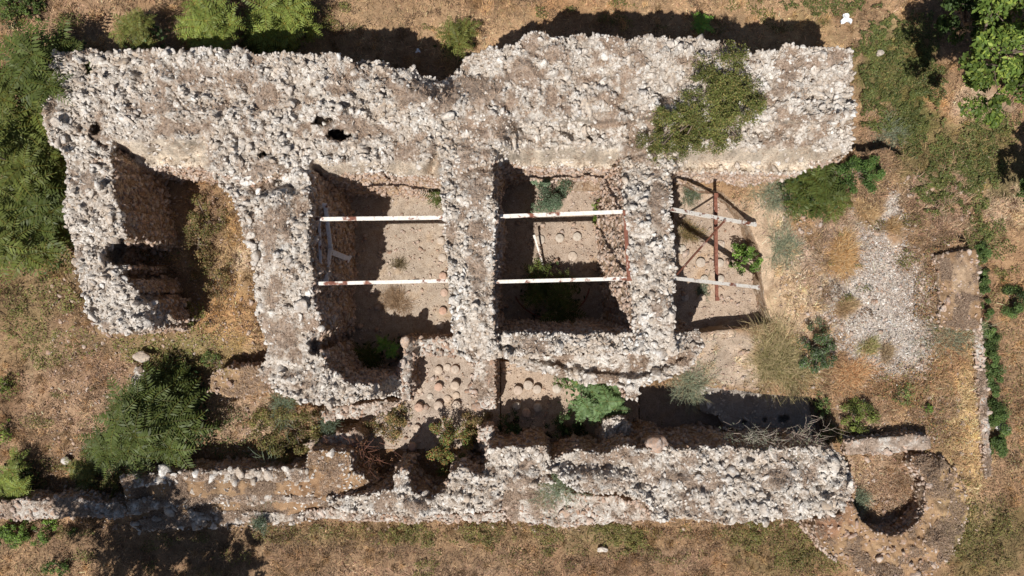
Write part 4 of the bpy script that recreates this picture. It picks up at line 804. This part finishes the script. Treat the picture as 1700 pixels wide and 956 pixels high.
twig_plant('grey-green weed at the north end of the third room', 1148, 322, 18, .3, 260, GREYG, OLIVE, zb=.05, leaf=500); twig_plant('dry brown weed on the lit floor of the first room, upper one', 662, 438, 12, .3, 220, (.22, .17, .09), zb=.03); twig_plant('dry brown weed on the lit floor of the first room, lower one', 656, 500, 24, .3, 600, (.30, .2, .12), zb=.03)
leaf_bush('scrubby brownish creeper at the foot of the north wall corner, third room', 1200, 302, 22, 20, .3, 600, .04, BRNL, OLIVE, .4, zb=.3)
twig_plant('grassy weed at the west side of the first room', 542, 385, 14, .35, 350, (.25, .2, .08), OLIVE, zb=.05)
# large leafy plant
frond_bush('large bright plant with broad leaves hanging by the curved ledge', 996, 662, .72, 1.5, 13, 'broad', per=9, scale=.75, under=500, ucol=(.06, .13, .04), zb=.05, name='leafy_plant', cat='plant')
leaf_bush('green leafy creeper next to the large broad-leaved plant', 940, 632, 24, 14, .5, 800, .045, (.10, .17, .05), OLIVE, .3, zb=1.3)
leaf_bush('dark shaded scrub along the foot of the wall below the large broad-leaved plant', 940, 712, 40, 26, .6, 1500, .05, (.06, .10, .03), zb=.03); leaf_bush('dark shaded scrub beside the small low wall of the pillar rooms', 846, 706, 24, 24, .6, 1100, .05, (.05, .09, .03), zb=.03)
# evergreen on the wall
def juniper():
    t0 = thing('evergreen_shrub', 'sprawling olive-green evergreen shrub growing on top of the north wall', 'shrub', PV(1165, 190, 3.6)); o0 = np.array(PV(1165, 190, 3.6)); nt_ = WALLS[0][1]
    cl = [(1165, 195, 55, 42), (1195, 150, 42, 35), (1225, 170, 40, 40), (1120, 205, 35, 30), (1085, 235, 28, 14), (1105, 250, 30, 16), (1140, 235, 28, 30), (1210, 215, 26, 26), (1160, 110, 10, 20), (1190, 235, 12, 16), (1250, 180, 16, 16), (1172, 185, 40, 40), (1180, 130, 30, 26), (1120, 235, 34, 16), (1240, 140, 22, 18), (1215, 100, 22, 22)]
    pts = []; nn = []
    for cx, cy, rx, ry in cl:
        for _ in range(int(rx * ry * .034) + 3):
            a = random.uniform(0, 6.28); q = math.sqrt(random.random()); x = cx + q * rx * math.cos(a); y = cy + q * ry * math.sin(a); b = nt_(np.array([x]), np.array([y]))[0]; z = b[2] + random.uniform(.05, .85); c = np.array(PV(x, y, z)); dr = unit(np.array([random.gauss(0, 1) + .002 * (x - 1165), random.gauss(-.3, 1), .4]))
            if noise(np.array(x / 11), np.array(y / 11), 77) < -.38: continue
            k = 150; d = unit(RNG.normal(size=(k, 3))); s = RNG.random(k) ** .5; pts.append(c + d * s[:, None] * [.11, .11, .09] + dr * RNG.uniform(-.16, .16, k)[:, None]); nn.append(d)
    pts = np.concatenate(pts); n = len(pts); k = noise(pts[:, 0] * 6, pts[:, 1] * 6, pts[:, 2] * 6) > -.15; pts = pts[k]; n = len(pts)
    link('foliage', leaves_mesh('foliage', pts - o0, RNG.uniform(.025, .05, n), jcol(JUN, n, .3, (.21, .17, .06), .25) * (1 + .3 * noise(pts[:, 0] * 2, pts[:, 1] * 2, 5))[:, None], flat=.9), t0, kind='stuff')
    tips = [np.array(PV(cx + random.uniform(-20, 20), cy + random.uniform(-20, 20), 3.62)) - o0 for cx, cy, rx, ry in cl for _ in range(1)]
    V, F = stems((.2, .3, 0), tips, .03); link('stem', mesh_np('stem', V, F, M_BARK, smooth=True), t0)
juniper()
# scrub west court
for px, py, rx, ry, h, n, c, a, l in [(335, 362, 34, 42, .6, 1800, OLIVE, BRNL, 'brown and olive bramble beside the dark west room, north clump'), (350, 460, 40, 40, .5, 1600, BRNL, OLIVE, 'brown bramble beside the dark west room, middle clump'), (322, 408, 30, 40, .5, 1200, BRNL, OLIVE, 'brown bramble spilling into the dark west room, right of its niche'), (318, 525, 26, 28, .6, 900, (.17, .19, .05), BRNL, 'olive bramble at the ragged end of the west wall'),
                                      (350, 595, 22, 20, .45, 700, (.10, .15, .04), OLIVE, 'small green shrub north of the short low wall stump'), (290, 600, 50, 22, .5, 1600, OLIVE, BRNL, 'olive scrub north of the big dark frond bush'), (478, 720, 74, 46, 1.1, 9000, (.18, .17, .05), BRNL, 'wide olive-brown shrub filling the gap north of the pier'),
                                      (352, 712, 26, 16, .6, 500, (.10, .13, .035), None, 'small green shrub in the shade right of the big frond bush'), (640, 700, 46, 36, .8, 2600, (.16, .14, .05), RUSTY, 'reddish-green bramble over the shaded wall north of the niche'), (742, 742, 42, 50, 1.3, 5200, (.14, .17, .045), (.25, .13, .05), 'red-tipped green shrub rooted in the small round niche'),
                                      (792, 712, 30, 34, 1.0, 2600, BRNL, OLIVE, 'brownish scrub just right of the brick pillar grid'), (655, 688, 28, 22, .6, 800, (.22, .18, .07), OLIVE, 'yellowish scrub on the ledge left of the brick pillar grid')]:
    leaf_bush(l, px, py, rx, ry, h, n, .045, c, a, .35, cs=.27)
for px, py, r, h, l in [(470, 672, 26, .3, 'grey-green feathery weed at the foot of the apse wall'), (545, 710, 16, .4, 'small blue-grey weed by the pinkish ledge'), (925, 812, 34, .3, 'blue-green spiky weed in a gap of the rampart'), (445, 800, 30, .3, 'grey weed on the terrace left of the pier'), (430, 872, 12, .3, 'grey-green weed between the southern stones')]:
    twig_plant(l, px, py, r, h, 330, (.22, .26, .17), OLIVE, leaf=500, lcol=(.16, .21, .14), zb=.6 if py != 812 else 1.2)
twig_plant('thorny bare bramble arching over the wall north of the niche', 598, 760, 50, .9, 40, (.28, .13, .09), zb=.8, w=.009, leaf=260, lcol=(.24, .12, .06))
twig_plant('dry twiggy weed standing on the inner edge of the south wall', 1345, 735, 40, .9, 90, (.42, .33, .27), zb=2.0, w=.008, leaf=400, lcol=(.2, .22, .14)); twig_plant('grey twiggy weed on the middle of the south wall edge', 1258, 738, 30, .6, 120, (.36, .32, .26), zb=2.0, leaf=300); twig_plant('single dry stalk leaning from the south wall', 1216, 722, 18, .9, 14, (.45, .36, .30), zb=1.9, w=.01, leaf=60)
# east platform
frond_bush('large glossy dark frond bush beside the end of the north wall, left half', 1352, 312, .62, .9, 16, 'dark', scale=.85, under=900, zb=TZ); leaf_bush('dense dark ivy-like bush beside the end of the north wall, right half', 1425, 290, 56, 34, .8, 7000, .045, (.07, .125, .03), GREEN, .3, zb=TZ - .1)
frond_bush('bright tuft of fronds at the lower edge of the dark frond bush', 1385, 330, .3, .4, 4, 'mid', per=7, scale=.7, under=100, zb=TZ)
for px, py, r, l in [(1290, 325, 36, 'grey-green herb left of the dark frond bush'), (1305, 410, 32, 'pale grey-green herb in the sandy ground right of the third room'), (1482, 222, 28, 'silvery herb east of the north wall end'), (1590, 550, 42, 'wide grey-green herb on the east edge of the platform'), (1150, 640, 34, 'grey-green herb north of the shaded corridor'), (1430, 830, 18, 'grey-green herb inside the round tower hollow')]:
    twig_plant(l, px, py, r, .4, 420, (.24, .26, .17), (.38, .33, .2), leaf=900, lcol=(.19, .23, .15))
leaf_bush('grey-topped dark green shrub in the middle of the platform', 1360, 578, 32, 46, .7, 3800, .04, (.09, .145, .045), GREYG, .35, zb=TZ); twig_plant('yellowish dry shrub left of the grey-topped shrub', 1298, 600, 50, .5, 1500, (.42, .33, .18), OLIVE, zb=TZ, leaf=1500, lcol=(.24, .22, .10))
leaf_bush('bright green low shrub on the platform above the round tower', 1428, 690, 34, 30, .45, 2600, .045, (.15, .19, .04), OLIVE, .3, zb=TZ); leaf_bush('green shrub squeezed against the end of the shaded corridor', 1366, 672, 16, 28, .6, 900, .045, (.10, .14, .04), zb=.4); leaf_bush('small green plant on the platform, east of the bright low shrub', 1500, 655, 22, 20, .3, 700, .04, (.13, .18, .05), BRNL, .3, zb=TZ); leaf_bush('tiny green plant on the platform near the flat block course', 1543, 678, 9, 8, .25, 250, .045, LGREEN, zb=TZ)
leaf_bush('bushy herb at the corner between corridor and rampart', 1385, 722, 22, 18, .5, 700, .045, OLIVE, BRNL, .3, zb=TZ)
for px, py, r, c, l in [(1400, 425, 30, (.52, .31, .13), 'round tuft of orange dry grass on the pale gravel, largest one'), (1408, 510, 16, (.36, .24, .13), 'small brown tuft on the gravel below the orange tuft'), (1484, 375, 14, (.48, .3, .14), 'narrow orange dry tuft at the top of the gravel'), (1442, 352, 20, (.46, .30, .15), 'tan dry tuft near the dark frond bush'), (1446, 576, 15, (.34, .32, .12), 'yellow-green tuft low on the gravel'), (1475, 585, 14, (.34, .25, .16), 'faint brown tuft right of the yellow-green one'),
                        (1420, 622, 28, (.46, .24, .11), 'rust-coloured tuft at the bottom of the gravel'), (1372, 848, 30, (.30, .12, .08), 'dark red dry bramble on the round tower rim')]:
    twig_plant(l, px, py, r, .3, int(r * 40), c, (.56, .42, .24), .3, name='grass_tuft', cat='grass tuft')
# hedge strip along the platform
for px, py, rx, ry, l in [(1632, 432, 13, 30, 'dark green hedge piece at the platform foot, northmost of the strip'), (1638, 495, 14, 36, 'dark green hedge piece at the platform foot, second from the north'), (1644, 560, 16, 38, 'dark green hedge piece at the platform foot, third from the north'), (1650, 618, 18, 34, 'dark green hedge piece at the platform foot, fourth from the north'),
                          (1656, 680, 19, 36, 'dark green hedge piece at the platform foot, second from the south'), (1662, 736, 19, 30, 'dark green hedge piece at the platform foot, southmost of the strip'), (1692, 500, 18, 28, 'round dark green bush at the right edge beyond the platform')]:
    leaf_bush(l, px, py, rx, ry * 1.1, .5, int(rx * ry * 8), .04, (.085, .13, .04), GREEN, .3, zb=0, cs=.5, twigs=5)
print('plants', time.time() - T0)

# ------------------------------------------------------------------ ground cover (stuff)
def blob_leaves(name, label, blobs, size, h, colr, alt, dens, cat='plants'):
    PT = []; CC = []; SZ = []
    for px, py, rx, ry, dm in blobs:
        n = int(math.pi * rx * ry * dens * dm); a = RNG.uniform(0, 6.28, n); q = np.sqrt(RNG.random(n)) * 1.25; x = px + q * rx * np.cos(a); y = py + q * ry * np.sin(a)
        lump = fbm(x / 9, y / 9, 3, 2); k = (1.0 - q + .5 * fbm(x / 26, y / 26, 6, 3) + .45 * lump) > .12; x, y, lump = x[k], y[k], lump[k]
        if not len(x): continue
        z = surf(x, y) + .02 + h * np.clip(.45 + .6 * lump, .05, 1) * RNG.uniform(.6, 1, len(x)); wx, wy = P(x, y, z); PT.append(np.stack([wx, wy, z], -1)); CC.append(jcol(colr, len(x), .2, alt, .3) * (1 + .25 * fbm(x / 22, y / 22, 8, 2))[:, None]); SZ.append(size * RNG.uniform(.7, 1.3, len(x)))
    o = link(name, leaves_mesh(name, np.concatenate(PT), np.concatenate(SZ), np.concatenate(CC), flat=.55, aspect=.7)); tag(o, label, cat, kind='stuff')
blob_leaves('creeping_plants', 'mat of green creeping plants on the ground right of the north wall', [(1470, 110, 55, 70, 1), (1500, 190, 50, 40, 1), (1515, 60, 60, 40, .8), (1540, 130, 40, 50, .9), (1520, 205, 30, 60, .9), (1380, 8, 70, 16, .9), (1560, 260, 26, 60, .8), (1625, 250, 40, 60, .7), (1560, 320, 50, 30, .6), (1620, 310, 30, 60, .9), (1625, 380, 22, 50, 1), (1440, 170, 20, 40, .9), (1660, 400, 24, 30, .5), (1640, 200, 50, 20, .4), (1540, 300, 20, 40, .8)], .046, .2, (.125, .15, .045), (.20, .19, .06), .75)
blob_leaves('low_weeds', 'olive and yellow-green low weeds along the south side of the ruin', [(690, 886, 50, 20, 1.8), (810, 886, 60, 22, 1.5), (910, 884, 30, 18, 1.4), (1030, 888, 40, 22, 1.5), (560, 880, 60, 14, .6), (470, 885, 60, 20, .5), (1000, 890, 40, 24, .7), (1040, 890, 26, 22, 1), (1300, 900, 75, 36, 1.1), (1340, 935, 60, 20, 1), (1230, 890, 50, 24, .7), (1620, 900, 60, 50, .9), (1600, 850, 30, 50, .6), (1670, 860, 40, 50, .4), (860, 920, 60, 16, .3), (380, 925, 40, 14, .5)], .042, .2, (.145, .14, .042), (.24, .21, .07), .34)
blob_leaves('low_weeds', 'sparse yellow-green weeds in the dry grass left of the ruin', [(60, 490, 60, 30, .5), (30, 545, 40, 26, .6), (120, 570, 40, 26, .4), (60, 580, 60, 30, .4), (90, 440, 40, 16, .6), (250, 570, 60, 20, .6), (20, 640, 20, 30, .5), (330, 560, 40, 30, .4), (240, 590, 40, 14, .5), (120, 500, 20, 20, .6)], .05, .2, (.16, .17, .045), (.24, .2, .08), .30)
blob_leaves('low_weeds', 'rusty and olive weeds scattered over the platform and beyond it', [(1560, 480, 50, 60, .35), (1500, 640, 60, 30, .4), (1560, 640, 40, 60, .35), (1680, 600, 30, 120, .3), (1560, 720, 40, 40, .3), (1330, 700, 20, 30, .4), (1180, 660, 60, 20, .7), (1100, 665, 40, 20, .6), (1690, 760, 20, 60, .4)], .045, .16, (.18, .16, .06), (.32, .17, .07), .26)
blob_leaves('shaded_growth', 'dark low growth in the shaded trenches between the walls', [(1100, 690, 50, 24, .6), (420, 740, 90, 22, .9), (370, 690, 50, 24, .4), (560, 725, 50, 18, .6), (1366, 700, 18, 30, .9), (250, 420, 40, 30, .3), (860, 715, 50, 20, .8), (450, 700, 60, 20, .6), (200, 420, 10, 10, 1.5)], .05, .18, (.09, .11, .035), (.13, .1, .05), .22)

blob_leaves('dry_undergrowth', 'brown and reddish dry undergrowth patches on the east platform', [(1560, 340, 50, 60, .8), (1540, 430, 45, 90, .8), (1450, 265, 30, 40, .6), (1560, 560, 40, 80, .7), (1500, 640, 80, 40, .7), (1545, 700, 40, 40, .8), (1330, 480, 40, 70, .4), (1400, 330, 30, 20, .4), (1440, 640, 50, 30, .6), (1390, 500, 20, 40, .3), (1480, 810, 60, 50, .9), (1500, 790, 60, 60, .5), (1390, 880, 40, 50, .6)], .03, .1, (.26, .17, .10), (.36, .20, .11), .4)
blob_leaves('dry_undergrowth', 'purplish-brown dry undergrowth in the grass south and west of the ruin', [(640, 915, 80, 14, .7), (480, 905, 60, 16, .7), (760, 930, 60, 12, .5), (1020, 930, 70, 16, .6), (1150, 905, 60, 20, .6), (60, 700, 50, 40, .4), (150, 600, 60, 40, .4), (385, 22, 34, 30, .9), (230, 660, 30, 40, .4), (1680, 820, 30, 60, .5), (1470, 240, 30, 20, .6), (540, 12, 30, 14, .5), (380, 560, 50, 40, .5), (350, 400, 50, 90, .8), (340, 480, 40, 60, .8)], .032, .12, (.17, .115, .075), (.24, .15, .085), .4)
def rand_blobs(n, r0, r1, ex, seed):
    rg = np.random.default_rng(seed); out = []
    while len(out) < n:
        x, y = rg.uniform(-20, 1720), rg.uniform(-20, 976); r = rg.uniform(r0, r1)
        if inside([(70, 50), (1430, 50), (1430, 270), (1300, 600), (1620, 420), (1600, 960), (1350, 960), (1350, 870), (200, 870), (200, 780), (440, 600), (100, 560)], np.array(x), np.array(y)) or fbm(np.array(x / 120), np.array(y / 120), seed, 2) < ex: continue
        out.append((x, y, r * rg.uniform(.8, 1.8), r * rg.uniform(.6, 1.1), rg.uniform(.4, 1)))
    return out
blob_leaves('scattered_weeds', 'small olive weed clumps scattered through the dry grass round the ruin', rand_blobs(230, 5, 16, -.15, 3), .04, .16, (.13, .13, .04), (.19, .18, .05), .4)
blob_leaves('scattered_weeds', 'small dead brown weed clumps scattered through the dry grass round the ruin', rand_blobs(330, 5, 18, -.3, 5), .034, .15, (.16, .105, .065), (.25, .15, .085), .4)
# dry grass: hundreds of thousands of straws
def straw(name, label, n, boxx, boxy, Lr, wr, dark=1.0):
    x = RNG.uniform(*boxx, n); y = RNG.uniform(*boxy, n); k = RNG.random(n) < .62 + .9 * fbm(x / 12, y / 12, 12, 3); x, y = x[k], y[k]
    gr = np.zeros(len(x))
    for gxx, gyy, rx, ry in [(1450, 488, 90, 150), (1484, 360, 18, 42), (1490, 560, 70, 70), (1225, 600, 110, 45), (1640, 170, 40, 26), (1280, 420, 50, 100)]: gr = np.maximum(gr, 1.15 - np.hypot((x - gxx) / rx, (y - gyy) / ry) + .3 * fbm(x / 20, y / 20, 2, 2))
    m = (RNG.random(len(x)) > np.clip(gr * 3, 0, .93)); x, y = x[m], y[m]
    m = ~inside([(505, 300), (1290, 300), (1290, 560), (1060, 600), (1060, 745), (600, 745), (600, 600), (505, 600)], x, y) | (inside(TERR, x, y))
    for poly, _ in WALLS:
        xs = [p[0] for p in poly]; ys = [p[1] for p in poly]
        if poly is TERR: continue
        q = m & (x > min(xs)) & (x < max(xs)) & (y > min(ys)) & (y < max(ys)); m[q] &= ~inside(poly, x[q], y[q])
    x, y = x[m], y[m]; z = surf(x, y); wx, wy = P(x, y, z); c = regcol(x, y); n = len(x)
    c = np.clip(c * 1.12 * RNG.lognormal(0, .38, n)[:, None] * (1 + RNG.normal(0, .05, (n, 3))), .01, .85)
    L = RNG.uniform(*Lr, n) * (1 + .5 * fbm(x / 25, y / 25, 3, 2))
    tag(link(name, blades_mesh(name, np.stack([wx, wy, z], -1), L, RNG.uniform(*wr, n), c, .55)), label, 'grass', kind='stuff'); return n
straw('dry_brush', 'tangle of long brown dry stalks on the east platform', 60000, (1360, 1650), (260, 820), (.16, .34), (.006, .011))
a = straw('dry_grass', 'tan dry grass covering the ground around the ruin', 420000, (-60, 1760), (-60, 1016), (.07, .20), (.008, .018))
nc = 3600; x = RNG.uniform(-40, 1740, nc); y = RNG.uniform(-40, 996, nc); k = fbm(x / 70, y / 70, 41, 3) > -.2; x, y = x[k], y[k]
m = np.ones(len(x), bool)
for poly, _ in WALLS:
    if poly is not TERR: m &= ~inside(poly, x, y)
m &= ~inside([(505, 300), (1290, 300), (1290, 560), (1060, 600), (1060, 745), (600, 745), (600, 600), (505, 600)], x, y); m &= ~(np.hypot((x - 1450) / 85, (y - 485) / 140) < .95); x, y = x[m], y[m]
z = surf(x, y); wx, wy = P(x, y, z); q = 44; c = regcol(x, y) * RNG.choice([.55, .8, 1.25, 1.5], len(x))[:, None] * np.array([1.05, 1, .85]); rr = RNG.uniform(.04, .11, len(x))
b = np.repeat(np.stack([wx, wy, z], -1), q, 0); b[:, :2] += RNG.normal(size=(len(b), 2)) * np.repeat(rr, q)[:, None] * .6
tag(link('grass_clumps', blades_mesh('grass_clumps', b, RNG.uniform(.08, .24, len(b)), RNG.uniform(.006, .013, len(b)), np.clip(np.repeat(c, q, 0) * RNG.lognormal(0, .25, len(b))[:, None], .01, .8), .9)), 'clumps of longer dry grass standing out of the cropped dry ground', 'grass', kind='stuff')
# pale gravel chips
n = 42000; x = RNG.uniform(1340, 1580, n); y = RNG.uniform(270, 640, n); g = np.zeros(n)
for gxx, gyy, rx, ry in [(1450, 488, 90, 150), (1484, 360, 18, 42), (1490, 560, 70, 70), (1420, 352, 26, 14)]: g = np.maximum(g, 1.05 - np.hypot((x - gxx) / rx, (y - gyy) / ry) + .35 * fbm(x / 20, y / 20, 2, 3))
for gxx, gyy, rx, ry in [(1400, 425, 28, 40), (1408, 510, 18, 18), (1484, 378, 14, 28), (1442, 352, 24, 16), (1440, 577, 12, 10)]: g -= 1.2 * np.clip(1.3 - np.hypot((x - gxx) / rx, (y - gyy) / ry), 0, 1)
k = RNG.random(n) < np.clip(g * 2.4, 0, .9); x, y = x[k], y[k]; z = surf(x, y) + .008; wx, wy = P(x, y, z)
v, f = join([(np.array([[1, 0, -.4], [-.6, .8, -.4], [-.5, -.9, -.4], [.1, .1, .6]]), np.array([[0, 1, 3], [1, 2, 3], [2, 0, 3]]))]); R = rotmats(len(x), .5); s = RNG.lognormal(math.log(.018), .4, len(x)).clip(.008, .06)
VV = (np.einsum('nij,vj->nvi', R, v) * s[:, None, None] + np.stack([wx, wy, z], -1)[:, None]).reshape(-1, 3); FF = (f[None] + (np.arange(len(x)) * 4)[:, None, None]).reshape(-1, 3)
tag(link('gravel', mesh_np('gravel', VV, FF, M_STRAW, np.repeat(jcol((.60, .545, .49), len(x), .3, (.36, .29, .24), .42), 4, 0))), 'whitish gravel chips spread over the middle of the east platform', 'gravel', kind='stuff')
# rubble crumbs on floors and around
n = 22000; x = RNG.uniform(80, 1640, n); y = RNG.uniform(260, 880, n); z = np.where(inside([(505, 300), (1290, 300), (1290, 560), (1060, 600), (1060, 745), (600, 745), (600, 600), (505, 600)], x, y), .045, surf(x, y) + .01)
wx, wy = P(x, y, z); tag(link('rubble_crumbs', rocks_joined('rubble_crumbs', np.stack([wx, wy, z], -1), RNG.lognormal(math.log(.019), .62, n).clip(0, .11), M_PINK, ROCKS_LO)), 'small stone crumbs strewn over the floors and paths of the ruin', 'rubble', kind='stuff')
print('total', time.time() - T0, 'objects', len(bpy.data.objects), 'straw', a)
print('tris', sum(len(o.data.polygons) for o in SC.objects if o.type == 'MESH' and o.data.users == 1))
